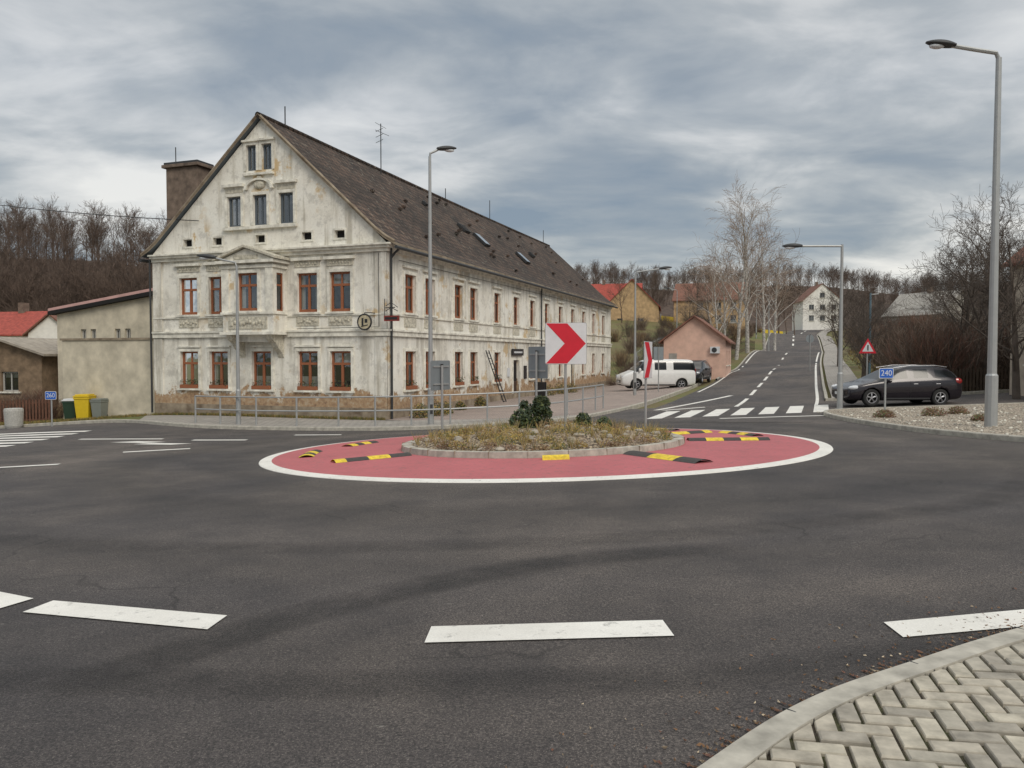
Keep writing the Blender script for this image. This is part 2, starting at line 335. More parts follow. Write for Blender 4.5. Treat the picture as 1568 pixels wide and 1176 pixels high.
def hump(r0,r1,ang,w,seg):
    b=B(); t=math.radians(ang); n=14
    for i in range(n):
        q0=i/n;q1=(i+1)/n; mat=YEL if (i//seg)%2==1 else RUB; vs=[]
        for q in (q0,q1):
            r=r0+(r1-r0)*q
            for k in range(6):
                a=-w/2+w*k/5; z=.06*(1-(2*k/5-1)**2)+.004
                x=CX+r*math.cos(t)-a*math.sin(t); y=CY+r*math.sin(t)+a*math.cos(t); rr=math.hypot(x-CX,y-CY); vs.append((x,y,H(x,y)+apz(rr)+z))
        b.add(vs,[(k,k+1,k+7,k+6) for k in range(5)],mat)
    b.obj('rubber_speed_hump')
def humparc(r,a0,a1,w,seg):
    b=B(); n=12
    for i in range(n):
        mat=YEL if (i//seg)%2==1 else RUB; vs=[]
        for q in (i/n,(i+1)/n):
            t=math.radians(a0+(a1-a0)*q)
            for k in range(6):
                rr=r-w/2+w*k/5; x=CX+rr*math.cos(t); y=CY+rr*math.sin(t); vs.append((x,y,H(x,y)+apz(rr)+.004+.05*(1-(2*k/5-1)**2)))
        b.add(vs,[(k,k+6,k+7,k+1) for k in range(5)],mat)
    b.obj('rubber_speed_hump')
hump(3.42,5.5,-60,.46,5); hump(3.5,5.2,212,.36,4); hump(3.5,5.4,-2,.4,3); hump(3.5,5.4,30,.4,4); humparc(5.5,178,194,.34,3); humparc(5.6,10,26,.35,3); humparc(5.4,42,58,.35,3); humparc(5.2,150,164,.35,3)
b=B(); ar=[]
for k in range(10):
    t=math.radians(-92+k*.9); ar.append((CX+3.66*math.cos(t),CY+3.66*math.sin(t)))
for k in range(9):
    p,q=ar[k],ar[k+1]; b.tube([(p[0],p[1],H(*p)+.07),(q[0],q[1],H(*q)+.07)],.09,YEL,8)
b.obj('yellow_hump_end')
# markings
mk=empty('road_markings')
def mark(poly,off=.009,m=WHITE,st=.6): return sheet('marking',poly,off,m,st,mk)
mark([(-.53,5.09),(.99,5.09),(1.0,4.77),(-.54,4.77)])
mark([(-3.55,6.0),(-2.01,5.47),(-2.03,5.16),(-3.6,5.7)])
mark([(2.36,4.92),(3.9,5.2),(3.95,4.9),(2.34,4.63)])
mark([(-5.2,6.9),(-3.75,6.08),(-3.85,5.8),(-5.35,6.6)])
dx,dy=.37,.93
for i in range(7):
    x=4.9+i*1.05; y=28.6+.08*i; mark([(x,y),(x+.58,y),(x+.58+dx*4,y+dy*4),(x+dx*4,y+dy*4)],.012)
for i in range(6):
    y=23.2+i*1.05; x=-19.5-.1*i; mark([(x,y),(x+4.4,y+.1),(x+4.4,y+.6),(x,y+.5)])
mark([(-14.1,25.6),(-11.2,25.2),(-11.2,24.95),(-14.1,25.35)]); mark([(-16.6,19.8),(-14.2,20.1),(-14.2,19.85),(-16.6,19.55)]); mark([(-10.4,20.9),(-8.9,21.6),(-8.8,21.35),(-10.3,20.65)])
mark([(-12.4,24.1),(-11.2,23.7),(-10.6,23.95),(-11.7,24.35)]); mark([(-11.3,23.3),(-10.0,22.9),(-9.5,23.2),(-10.9,23.6)]); mark([(-10.0,24.6),(-8.2,24.3),(-8.2,24.0),(-10.0,24.3)])
mark([(-7.2,26.0),(-5.6,25.75),(-5.6,25.5),(-7.2,25.75)])
mark([(-12.2,17.2),(-10.4,18.0),(-10.35,17.75),(-12.2,16.95)])
NEd=dens(NE,.5,False)
bm_=B(); L=[p for p in NEd if p[1]>33.5 and p[1]<205]
i=0
while i<len(L)-8:
    gap=3 if L[i][1]<60 else 6
    seg=L[i:i+(7 if L[i][1]<60 else 6)+1]; ribbon_far(bm_,seg,.18 if L[i][1]<90 else .24,.016,WHITE,.5); i+=len(seg)+gap
Lr=[p for p in NEd if 33<p[1]<100]; ribbon_far(bm_,offset_line(Lr,-3.2),.14,.016,WHITE); Ll=[p for p in NEd if 44<p[1]<90]; ribbon_far(bm_,offset_line(Ll,3.2),.14,.016,WHITE)
bm_.obj('centre_line',mk)
mark([(7.3,27.6),(11.0,27.4),(11.0,27.15),(7.3,27.35)],.014)
mark([(6.0,33.4),(6.25,33.3),(11.6,41.0),(11.4,41.15)],.014); mark([(6.3,33.2),(8.4,34.2),(8.4,33.9),(6.5,32.95)],.014)
# faint rubber marks left by turning lorries
tm=empty('tyre_marks')
def skid(pts,w,off,st): 
    L=smooth_line(pts,8); n=len(L); ts=(-.5,-.25,0,.25,.5); cols=[offset_line(L,w*t) for t in ts]; vs=[];fs=[];at=[]
    for i in range(n):
        e=min(1,i/6,(n-1-i)/6)
        for j,c in enumerate(cols): vs.append((c[i][0],c[i][1],H(*c[i])+off)); at.append(st*e*(0,.8,1,.8,0)[j])
    for i in range(n-1):
        for k in range(4): a=i*5+k; fs.append((a,a+5,a+6,a+1))
    me=bpy.data.meshes.new('tyre_mark'); me.from_pydata(vs,[],fs); me.materials.append(SKID); A=me.attributes.new('strength','FLOAT','POINT'); A.data.foreach_set('value',at)
    o=bpy.data.objects.new('tyre_mark',me); sc.collection.objects.link(o); o.parent=tm
skid([(-2.6,4.0),(-1.95,4.85),(-1.4,5.55),(-.45,6.35),(.7,6.95),(2.3,7.25)],.60,.004,.62)
skid([(-7,3.9),(-3.2,4.35),(-1,4.15),(1.2,4.15),(3,4.75),(6,6.6)],.5,.005,.4)
skid([(-9,10),(-4.4,8.2),(-1,7.7),(2.5,8.1),(6.2,9.8),(9,13.5)],.7,.0035,.3)
# kerbs, pavements
Kn=smooth_line([(-15.5,32.3),(-12.5,29.9),(-10,28.7),(-6.5,27.8),(-3.6,27.3),(-.5,27.9),(2,29.4),(4,32.5),(6.6,38),(10.6,48),(13.6,56)],6)
sheet('pavement',[(p[0],p[1]) for p in offset_line(Kn[:40],.1)]+[(-1,30.5),(-4.5,31.2),(-16.6,35.5)],.125,PAVE,.7)
sheet('forecourt_pavement',[p for p in offset_line(Kn[38:],.1)]+[(14.8,60),(12,67),(9.6,72),(9.2,71.6),(-5.3,31.9),(-4.2,31.1),(-1,30.4)],.122,PAVR,.8)
Kw=smooth_line([(-70,35),(-40,35),(-26,34.6),(-20,34),(-17,33.2),(-15.5,32.3)],5)
sheet('grass_verge',[p for p in offset_line(Kw,.1)]+[(-16.6,35.5),(-16.6,52),(-70,52)],.11,GR,1.2)
Ke=smooth_line([(26,28.4),(15,28.9),(12.2,28.9),(11.1,27.9),(10.6,25.5),(10.4,22),(10.5,19),(11.3,16),(14,13.8),(20,12.5),(50,12)],6)
sheet('gravel_bed',[p for p in offset_line(Ke,.1)]+[(50,27.5)],.10,GRAV,.8)
RE=[p for p in NEd if 36<p[1]<205]; rk=offset_line(RE,-3.65)
LEl=[p for p in NEd if 55<p[1]<205]; lk=offset_line(LEl,3.65)
b=B(); kerb(b,Kn); kerb(b,Kw); kerb(b,Ke); kerb(b,[(30,35.6),rk[0],rk[1]],.12); kerb(b,rk[::3],.12,step=2); kerb(b,lk[::-3],.10,step=2)
Kc=smooth_line([(-.6,1.2),(.1,2.35),(.86,3.2),(1.44,3.72),(2.11,4.13),(3.02,4.63),(4.4,5.25),(7,6.1),(12,7.2),(30,9)],8)
kerb(b,Kc[::-1],.055,.15,.4)
Lk=dens(Kc,.02,False); acc=0; last=0
for i in range(1,len(Lk)-1):
    acc+=math.hypot(Lk[i][0]-Lk[i-1][0],Lk[i][1]-Lk[i-1][1])
    if acc-last>1.0 and Lk[i][0]<9:
        last=acc; p=Lk[i]; a=math.atan2(Lk[i+1][1]-Lk[i-1][1],Lk[i+1][0]-Lk[i-1][0]); M=Matrix.Translation((p[0],p[1],H(*p)))@Matrix.Rotation(a,4,'Z'); b.box(-.004,.004,-.152,.002,-.02,.0572,DGREY,M)
b.obj('kerbs')
b=B(); ribbon_far(b,offset_line(RE,-4.65),1.7,.11,PAVE); b.obj('hill_footpath')
inner=[p for p in offset_line(dens(Kc,.05,False),-.155) if p[0]<7.5]
innA=np.array(inner)
jn=N('joint_soil'); jf=jn.noise(5,5,.7); jg=jn.noise(60,3); JS=jn.out(jn.mix(.6,jn.ramp(jf,[(.4,(.06,.047,.035)),(.6,(.065,.07,.026))]),jn.ramp(jg,[(.3,(.4,.4,.4)),(.7,(1.7,1.7,1.7))]),'MULTIPLY'),.95,jg,.6,.01)
sheet('paving_bed',[p for p in offset_line(Kc,-.12) if p[0]<14]+[(14,-6),(-2,-6),(-2,1)],.026,JS,.6)
PAVB=[pm('paver_%d'%i,c,.9,.38,9,.5) for i,c in enumerate([(.43,.39,.32),(.38,.35,.29),(.47,.43,.35),(.34,.31,.26)])]
def clip_half(poly,p,nrm):
    out=[]; n=len(poly)
    for i in range(n):
        a=poly[i]; c=poly[(i+1)%n]; da=(a[0]-p[0])*nrm[0]+(a[1]-p[1])*nrm[1]; dc=(c[0]-p[0])*nrm[0]+(c[1]-p[1])*nrm[1]
        if da>=0: out.append(a)
        if (da>=0)!=(dc>=0):
            t=da/(da-dc); out.append((a[0]+(c[0]-a[0])*t,a[1]+(c[1]-a[1])*t))
    return out
b=B(); th=math.radians(-14); ct,st_=math.cos(th),math.sin(th); g=.108
for i in range(-90,90):
    for j in range(-90,90):
        r=(i-j)%4
        if r==0: w,h=2,1
        elif r==3: w,h=1,2
        else: continue
        e=.0095; q=[(i*g+e,j*g+e),((i+w)*g-e,j*g+e),((i+w)*g-e,(j+h)*g-e),(i*g+e,(j+h)*g-e)]
        q=[(3+x*ct-y*st_,2.5+x*st_+y*ct) for x,y in q]; cx=sum(p[0] for p in q)/4; cy=sum(p[1] for p in q)/4
        if not(-.8<cx<6.9 and .6<cy<6): continue
        d=(innA[:,0]-cx)**2+(innA[:,1]-cy)**2; k=int(d.argmin()); k=min(max(k,1),len(inner)-2)
        tx=inner[k+1][0]-inner[k-1][0]; ty=inner[k+1][1]-inner[k-1][1]; Lg=math.hypot(tx,ty); nr=(ty/Lg,-tx/Lg)
        q=clip_half(q,inner[k],nr)
        if len(q)<3: continue
        cx=sum(p[0] for p in q)/len(q); cy=sum(p[1] for p in q)/len(q); z=H(cx,cy)+.048+R.uniform(-.004,.004); n=len(q)
        s=1-.08; tl=R.uniform(-.02,.02); jx,jy=R.uniform(-.003,.003),R.uniform(-.003,.003); q=[(p[0]+jx,p[1]+jy) for p in q]
        top=[(cx+(p[0]-cx)*s,cy+(p[1]-cy)*s,z+(p[0]-cx)*tl+.028*(p[0]-cx)-.033*(p[1]-cy)) for p in q]; md=[(p[0],p[1],z-.006+.028*(p[0]-cx)-.033*(p[1]-cy)) for p in q]; lo=[(p[0],p[1],z-.05) for p in q]
        b.add(top+md+lo,[tuple(range(n))]+[(n+k,n+(k+1)%n,(k+1)%n,k) for k in range(n)]+[(2*n+k,2*n+(k+1)%n,n+(k+1)%n,n+k) for k in range(n)],R.choice(PAVB))
b.obj('block_paving')
b=B()
for i in range(3200):
    k=R.randrange(0,len(inner)-1); p=inner[k]; q=inner[k+1]; L_=math.hypot(q[0]-p[0],q[1]-p[1]) or 1; nx_,ny_=-(q[1]-p[1])/L_,(q[0]-p[0])/L_
    o_=.165+abs(R.gauss(0,.06 if R.random()<.8 else .35)); x=p[0]+nx_*o_; y=p[1]+ny_*o_
    s=R.uniform(.005,.016); a=R.uniform(0,6.28); z=H(x,y)+.006
    b.add([(x+s*math.cos(a),y+s*math.sin(a),z+R.uniform(0,.012)),(x-s*.5*math.sin(a),y+s*.5*math.cos(a),z+R.uniform(0,.01)),(x-s*math.cos(a),y-s*math.sin(a),z+R.uniform(0,.012)),(x+s*.5*math.sin(a),y-s*.5*math.cos(a),z)],[(0,1,2,3)],R.choice([LEAFB,LEAFB,TWIGR,MUL]))
b.obj('dead_leaves')
# ------------------------------------------------------------------ main building
C0=(-5.12,32.0,0); yawB=math.atan2(-.3366,.9416)
bd=empty('old_two_storey_building',C0,yawB)
def PF(o,du,dn): 
    o=Vector(o);du=Vector(du);dn=Vector(dn)
    return lambda u,z,d: (o.x+du.x*u+dn.x*d,o.y+du.y*u+dn.y*d,z)
def fbox(b,pf,u0,u1,z0,z1,d0,d1,m):
    vs=[pf(u,z,d) for d in (d0,d1) for z in (z0,z1) for u in (u0,u1)]
    b.add(vs,[(0,2,3,1),(4,5,7,6),(0,1,5,4),(2,6,7,3),(0,4,6,2),(1,3,7,5)],m)
def clipc(poly,cp):
    for i in range(len(cp)):
        a=cp[i]; c=cp[(i+1)%len(cp)]; nr=(-(c[1]-a[1]),c[0]-a[0]); poly=clip_half(poly,a,nr)
        if len(poly)<3: return []
    return poly
def wall(b,pf,u0,u1,z0,z1,holes,m,clip=None,dep=.22,d=0):
    us=sorted({u0,u1}|{v for h in holes for v in h[:2]}); zs=sorted({z0,z1}|{v for h in holes for v in h[2:4]})
    for i in range(len(us)-1):
        for j in range(len(zs)-1):
            cu=(us[i]+us[i+1])/2; cz=(zs[j]+zs[j+1])/2
            if any(h[0]<cu<h[1] and h[2]<cz<h[3] for h in holes): continue
            q=[(us[i],zs[j]),(us[i+1],zs[j]),(us[i+1],zs[j+1]),(us[i],zs[j+1])]
            if clip: q=clipc(q,clip)
            if len(q)>2: b.add([pf(u,z,d) for u,z in q],[tuple(range(len(q)))],m)
    for h in holes:
        a0,a1,c0,c1=h
        for (p,q) in (((a0,c0),(a1,c0)),((a1,c0),(a1,c1)),((a1,c1),(a0,c1)),((a0,c1),(a0,c0))):
            b.add([pf(p[0],p[1],d),pf(q[0],q[1],d),pf(q[0],q[1],d-dep),pf(p[0],p[1],d-dep)],[(0,1,2,3)],m)
def window(bw,bt,pf,uc,w,z0,z1,frame=WOODR,d=0,style='T',surround=True,sill=True,curt=None,fl=False):
    a,c=uc-w/2,uc+w/2; t=.08; dd=d-.14
    fbox(bw,pf,a,a+t,z0,z1,dd-.05,dd+.02,frame); fbox(bw,pf,c-t,c,z0,z1,dd-.05,dd+.02,frame)
    fbox(bw,pf,a+t,c-t,z0,z0+t,dd-.05,dd+.02,frame); fbox(bw,pf,a+t,c-t,z1-t,z1,dd-.05,dd+.02,frame)
    zt=z0+(z1-z0)*.68
    if style=='T':
        fbox(bw,pf,a+t,c-t,zt-.05,zt+.05,dd-.045,dd+.035,frame)
        fbox(bw,pf,uc-.05,uc+.05,z0+t,zt-.05,dd-.045,dd+.03,frame)
        fbox(bw,pf,uc-.03,uc+.03,zt+.05,z1-t,dd-.045,dd+.015,frame)
        for s_ in (-1,1): fbox(bw,pf,uc+s_*.05 if s_>0 else a+t,c-t if s_>0 else uc-.05,z0+t,z0+t+.05,dd-.04,dd+.012,frame)
    elif style=='M':
        fbox(bw,pf,uc-.03,uc+.03,z0+t,z1-t,dd-.045,dd+.015,frame)
    bw.add([pf(a,z0,dd-.02),pf(c,z0,dd-.02),pf(c,z1,dd-.02),pf(a,z1,dd-.02)],[(0,1,2,3)],GLASS)
    bw.add([pf(a-.2,z0-.2,dd-.35),pf(c+.2,z0-.2,dd-.35),pf(c+.2,z1+.2,dd-.35),pf(a-.2,z1+.2,dd-.35)],[(0,1,2,3)],DARK)
    k=R.random() if curt is None else curt
    if k<.75:
        n=9
        def cur(u0,u1,zb,ztp):
            vs=[]
            for i in range(n+1):
                u=u0+(u1-u0)*i/n; o_=.02*math.sin(i*2.2)
                vs+= [pf(u,zb,dd-.1+o_),pf(u,ztp,dd-.1+o_)]
            bw.add(vs,[(2*i,2*i+2,2*i+3,2*i+1) for i in range(n)],CURT)
        if k<.3: cur(a+.03,a+w*.24,z0,z1); cur(c-w*.24,c-.03,z0,z1)
        elif k<.5: cur(a,c,z0,z0+(z1-z0)*.35)
        else: cur(a,c,zt+.02,z1)
    if surround:
        s=.13
        fbox(bt,pf,a-s,a,z0,z1,d-.01,d+.045,TRIM); fbox(bt,pf,c,c+s,z0,z1,d-.01,d+.045,TRIM); fbox(bt,pf,a-s,c+s,z1,z1+s,d-.01,d+.048,TRIM)
    if sill: fbox(bt,pf,a-.17,c+.17,z0-.09,z0-.001,d-.12,d+.12,TRIM)
    if fl:
        fbox(bw,pf,a+.03,c-.03,z0+.002,z0+.16,d-.05,d+.13,WOODR)
        for i in range(60):
            u=R.uniform(a+.05,c-.05); z=z0+.15+R.uniform(0,.25); q=d+R.uniform(-.03,.15); s=.035
            v=Vector(pf(u,z,q)); e1=Vector((R.uniform(-1,1),R.uniform(-1,1),R.uniform(-1,1))).normalized()*s; e2=Vector((R.uniform(-1,1),R.uniform(-1,1),R.uniform(-1,1))).normalized()*s
            bw.add([v-e1,v+e2,v+e1,v-e2],[(0,1,2,3)],R.choice([LEAFD,LEAFD,LEAFB,LEAFM]))
ZB=-1.9; GW=12.0; LB=41.9
GF=PF((0,0),(-1,0),(0,-1)); LF=PF((0,0),(0,1),(1,0)); RF=PF((-GW,0),(0,1),(-1,0)); BF=PF((0,LB),(-1,0),(0,1))
cols=[2.15,3.75,6.1,8.37,10.0]
bw=B(); bt=B(); bp=B()
holes=[(c-.5,c+.5,.15,1.8) for c in cols]+[(c-.5,c+.5,3.45,5.1) for c in cols if c!=6.1]+[(c-.24,c+.24,6.5,6.82) for c in cols]
gw=[(7.45,.72,7.25,8.55),(6.1,.72,7.25,8.55),(4.76,.72,7.25,8.55),(6.52,.52,9.6,10.7),(5.72,.52,9.6,10.7)]
holes+=[(u-w/2,u+w/2,a,c) for u,w,a,c in gw]
RK_=.915
tri=[(-.0,ZB),(GW,ZB),(GW,6.25),(6,11.75),(0,6.25)]
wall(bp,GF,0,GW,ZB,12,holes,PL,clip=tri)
for c in cols:
    window(bw,bt,GF,c,1.0,.15,1.8,fl=True)
    if c!=6.1:
        window(bw,bt,GF,c,1.0,3.45,5.1)
        fbox(bt,GF,c-.62,c+.62,5.36,5.62,-.01,.035,TRIMD); fbox(bt,GF,c-.72,c+.72,5.62,5.74,-.01,.16,TRIM); fbox(bt,GF,c-.55,c+.55,2.88,3.26,-.01,.04,TRIMD)
        for i in range(7): 
            u=c-.42+.14*i; v=GF(u,3.07+.05*math.sin(i*2),.05); bt.ball(v,(.06,.05,.06),TRIMD,6,4)
            v=GF(u,5.49,.045); bt.ball(v,(.05,.04,.05),TRIMD,6,4)
    fbox(bt,GF,c-.62,c+.62,1.98,2.06,-.01,.09,TRIM)
    bw.add([GF(c-.3,6.4,-.2),GF(c+.3,6.4,-.2),GF(c+.3,6.9,-.2),GF(c-.3,6.9,-.2)],[(0,1,2,3)],DARK)
    fbox(bt,GF,c-.32,c-.24,6.42,6.9,-.01,.03,TRIM); fbox(bt,GF,c+.24,c+.32,6.42,6.9,-.01,.03,TRIM); fbox(bt,GF,c-.24,c+.24,6.82,6.9,-.01,.03,TRIM); fbox(bt,GF,c-.24,c+.24,6.42,6.5,-.01,.03,TRIM)
for u,w,a,c in gw: window(bw,bt,GF,u,w,a,c,frame=WOODG,style='M',sill=False,curt=.9)
fbox(bt,GF,4.2,8.0,7.08,7.2,-.01,.16,TRIM); fbox(bt,GF,4.2,5.3,8.95,9.07,-.01,.16,TRIM); fbox(bt,GF,6.9,8.0,8.95,9.07,-.01,.16,TRIM); fbox(bt,GF,4.3,5.2,8.7,8.86,-.01,.03,TRIMD); fbox(bt,GF,7.0,7.9,8.7,8.86,-.01,.03,TRIMD)
for i in range(9):
    t0=math.pi*i/9; t1=math.pi*(i+1)/9
    vs=[GF(6.1+r*math.cos(t),8.78+r*math.sin(t)*.62,d) for d in (0,.15) for t in (t0,t1) for r in (.62,.75)]
    bt.add(vs,[(0,1,3,2),(4,5,7,6),(0,1,5,4),(2,3,7,6),(0,2,6,4),(1,3,7,5)],TRIM)
bt.ball(GF(6.1,8.98,.03),(.3,.1,.2),TRIMD,12,8); fbox(bt,GF,5.35,6.9,9.38,9.47,-.01,.15,TRIM); fbox(bt,GF,5.3,6.95,10.83,10.91,-.01,.14,TRIM)
bt.ball(GF(6.1,9.27,.03),(.14,.08,.1),TRIMD,10,6)
def course(z0,z1,d,m=TRIM):
    fbox(bt,GF,-d+.001,4.7 if z0<5.5 and z0>1.9 else GW,z0,z1,-.01,d,m)
    if z0<5.5 and z0>1.9: fbox(bt,GF,7.5,GW,z0,z1,-.01,d,m)
    fbox(bt,LF,.0,LB,z0+.001,z1-.001,-.01,d-.002,m)
course(2.42,2.62,.10); course(2.62,2.70,.16); course(3.28,3.35,.07); course(5.86,6.0,.12); course(6.0,6.10,.25); course(6.10,6.17,.34,TRIM)
fbox(bt,GF,-.06,GW,ZB,-.55,-.01,.06,STONE); fbox(bt,LF,-.05,LB,ZB,-.62,-.01,.055,STONE)
for u0,u1 in ((-.05,.5),(11.5,12.0)):
    fbox(bt,GF,u0,u1,-.55,2.4,-.01,.05,PL); fbox(bt,GF,u0,u1,2.72,5.85,-.01,.05,PL)
fbox(bt,LF,-.049,.5,-.6,2.4,-.01,.05,PL); fbox(bt,LF,-.049,.5,2.72,5.85,-.01,.05,PL)
bcol=[2.1,4.05,7.3,9.25,12.7,15.9,19.0,22.1,25.4,28.7,32.0,35.3,38.8]
lh=[(c-.5,c+.5,3.45,5.1) for c in bcol]; 
gl=[c for c in bcol if c not in (15.9,28.7)]
lh+=[(c-.5,c+.5,.15,1.8) for c in gl]+[(15.35,16.45,-.95,1.35),(28.2,29.2,-.95,1.4)]
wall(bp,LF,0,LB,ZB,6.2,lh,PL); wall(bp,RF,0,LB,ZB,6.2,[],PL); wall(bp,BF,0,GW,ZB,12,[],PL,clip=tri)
for c in bcol:
    window(bw,bt,LF,c,1.0,3.45,5.1); fbox(bt,LF,c-.55,c+.55,2.85,3.22,-.01,.035,TRIMD); fbox(bt,LF,c-.7,c+.7,5.36,5.46,-.01,.12,TRIM)
for c in gl: window(bw,bt,LF,c,1.0,.15,1.8,fl=(c<14))
DOORW=solid('door_wood',(.06,.035,.025),.5)
for (a,c,z) in ((15.35,16.45,1.35),(28.2,29.2,1.4)):
    fbox(bw,LF,a,c,-.95,z,-.2,-.15,DOORW); fbox(bt,LF,a-.14,a,-.95,z+.14,-.01,.05,TRIM); fbox(bt,LF,c,c+.14,-.95,z+.14,-.01,.05,TRIM)
    fbox(bw,LF,a+.12,(a+c)/2-.04,.1,z-.15,-.15,-.13,DARK); fbox(bw,LF,(a+c)/2+.04,c-.12,.1,z-.15,-.15,-.13,DARK)
fbox(bw,LF,15.0,17.0,1.62,2.02,.05,.12,BLACKP); fbox(bw,LF,15.25,16.75,1.77,1.87,.12,.125,SIGNW)
fbox(bw,LF,17.3,17.8,.2,1.0,.02,.06,BLACKP); fbox(bw,LF,14.3,14.7,.4,.9,.02,.06,SIGNW)
for i in range(3): fbox(bt,LF,15.1,16.7,-1.3,-.95-.001+(-.14*i),.05+.3*i,.05+.3*(i+1),KERB)
p_=.9; u0,u1=4.82,7.38
wall(bp,lambda u,z,d:GF(u,z,d+p_),u0,u1,2.6,5.5,[(5.58,6.62,3.5,5.1)],PL)
window(bw,bt,GF,6.1,1.04,3.5,5.1,d=p_)
for sgn,uu in ((1,u0),(-1,u1)):
    SF=(lambda uu,sgn:(lambda u,z,d: GF(uu-sgn*d,z,p_-u)))(uu,sgn)
    wall(bp,SF,0,p_,2.6,5.5,[(.25,.7,3.5,5.1)],PL,dep=.1); 
    bw.add([SF(.25,3.5,-.08),SF(.7,3.5,-.08),SF(.7,5.1,-.08),SF(.25,5.1,-.08)],[(0,1,2,3)],GLASS); fbox(bw,SF,.25,.31,3.5,5.1,-.1,-.04,WOODR); fbox(bw,SF,.64,.7,3.5,5.1,-.1,-.04,WOODR); fbox(bw,SF,.31,.64,4.55,4.63,-.1,-.045,WOODR); fbox(bw,SF,.31,.64,3.5,3.56,-.1,-.045,WOODR); fbox(bw,SF,.31,.64,5.04,5.1,-.1,-.045,WOODR)
fbox(bw,GF,u0+.15,u1-.15,2.7,5.4,.05,.1,DARK)
for (a,c) in ((u0-.02,u0+.35),(u1-.35,u1+.02)): fbox(bt,GF,a,c,3.45,5.3,p_-.02,p_+.06,TRIM)
fbox(bt,GF,u0-.1,u1+.1,2.5,2.62,-.01,p_+.12,TRIM); fbox(bt,GF,u0-.06,u1+.06,3.36,3.46,-.01,p_+.1,TRIM); fbox(bt,GF,u0+.3,u1-.3,2.75,3.25,p_,p_+.05,TRIMD)
for i in range(11): bt.ball(GF(u0+.5+.155*i,3.0+.06*math.sin(i*1.7),p_+.06),(.07,.06,.09),TRIMD,6,4)
fbox(bt,GF,u0-.08,u1+.08,5.3,5.42,-.01,p_+.1,TRIM); fbox(bt,GF,u0-.2,u1+.2,5.5,5.62,-.01,p_+.25,TRIM)
pv=[(u0-.2,5.62),(u1+.2,5.62),(6.1,6.12)]
vs=[GF(u,z,d) for d in (-.01,p_+.1) for u,z in pv]; bt.add(vs,[(0,1,2),(5,4,3),(0,1,4,3),(1,2,5,4),(2,0,3,5)],TRIM)
for (ua,ub) in ((u0-.28,6.1),(6.1,u1+.28)):
    za,zb_=(5.64,6.16) if ub==6.1 else (6.16,5.64)
    vs=[GF(u,z,d) for d in (-.01,p_+.28) for u,z in ((ua,za),(ub,zb_),(ub,zb_+.1),(ua,za+.1))]
    bt.add(vs,[(0,1,2,3),(7,6,5,4),(0,1,5,4),(1,2,6,5),(2,3,7,6),(3,0,4,7)],TRIMD)
fbox(bt,GF,5.5,6.7,5.68,5.84,p_+.1,p_+.13,TRIMD)
for uc in (5.1,7.1):
    prof=[(0,2.5),(p_,2.5),(p_*.9,2.3),(p_*.6,2.15),(p_*.45,1.95),(p_*.15,1.75),(0,1.5)]
    vs=[GF(u,z,d) for u in (uc-.14,uc+.14) for d,z in prof]; n=len(prof)
    bt.add(vs,[tuple(range(n)),tuple(range(2*n-1,n-1,-1))]+[(i,(i+1)%n,n+(i+1)%n,n+i) for i in range(n)],TRIMD)
fbox(bp,GF,u0+.4,u1-.4,2.2,2.5,0,p_*.55,PL)
bp.obj('walls',bd); bt.obj('mouldings_and_trim',bd); bw.obj('windows_and_doors',bd)
br=B()
def roofz(x): 
    q=abs(x+6); z=11.9-q*RK_
    if q>5.4: z+= (q-5.4)**2*.2
    return z
for side in (1,-1):
    nu,nv=90,14; vs=[];fs=[]
    for i in range(nu+1):
        y=-.22+(LB+.45)*i/nu
        for j in range(nv+1):
            q=6.5*j/nv; x=-6+side*q; z=roofz(x)+.06*noise.noise(Vector((y*.2,q*.5,side)))+.02*noise.noise(Vector((y*2,q*2,3)))-.07*math.sin(math.pi*y/LB)
            vs.append((x,y,z))
    for i in range(nu):
        for j in range(nv): a=i*(nv+1)+j; fs.append((a,a+1,a+nv+2,a+nv+1))
    br.add(vs,fs,ROOF)
    vs2=[(v[0],v[1],v[2]-.1) for v in vs]; br.add(vs2,fs,WOODG)
    for row in (range(nv+1),range(nu*(nv+1),nu*(nv+1)+nv+1)):
        row=list(row); br.add([vs[k] for k in row]+[vs2[k] for k in row],[(k,k+1,len(row)+k+1,len(row)+k) for k in range(len(row)-1)],STONE)
    row=[i*(nv+1)+nv for i in range(nu+1)]; br.add([vs[k] for k in row]+[vs2[k] for k in row],[(k,k+1,len(row)+k+1,len(row)+k) for k in range(len(row)-1)],STONE)
    br.tube([(-6+side*6.56,y,5.98) for y in (-.2,10,20,30,LB+.2)],.075,DGREY,8)
    br.tube([(-6+side*q,-.2,roofz(-6+side*q)+.03) for q in (0,1.5,3,4.5,5.6,6.1,6.5)],.06,STONE,6)
for i in range(105): br.tube([(-6,-.25+i*.405,11.88-.07*math.sin(math.pi*i/105)),(-6,.17+i*.405,11.91-.07*math.sin(math.pi*i/105))],[.13,.105],ROOF,8)
br.obj('tiled_roof',bd)
b=B()
def sky_(y,q,w,h,m):
    x=-6+q; z=roofz(x)+.05; M=Matrix.Translation((x,y,z))@Matrix.Rotation(math.atan(RK_),4,'Y')
    b.box(-h/2,h/2,-w/2,w/2,-.05,.1,DGREY,M); b.box(-h/2+.06,h/2-.06,-w/2+.06,w/2-.06,.1,.11,m,M)
SKG=solid('skylight_glass',(.25,.3,.35),.1); sky_(16.5,3.55,.8,1.1,SKG); sky_(23.3,3.9,.8,1.1,SKG); sky_(15.0,3.0,.8,.7,DARK); sky_(12,1.9,.3,.3,DARK); sky_(28,3,.5,.5,DARK)
for i in range(38):
    y=R.uniform(1,41); q=R.uniform(.6,5.9); z=roofz(-6+q)+.05; b.box(-6+q-.08,-6+q+.08,y-.1,y+.1,z-.04,z+.07,ROOF)
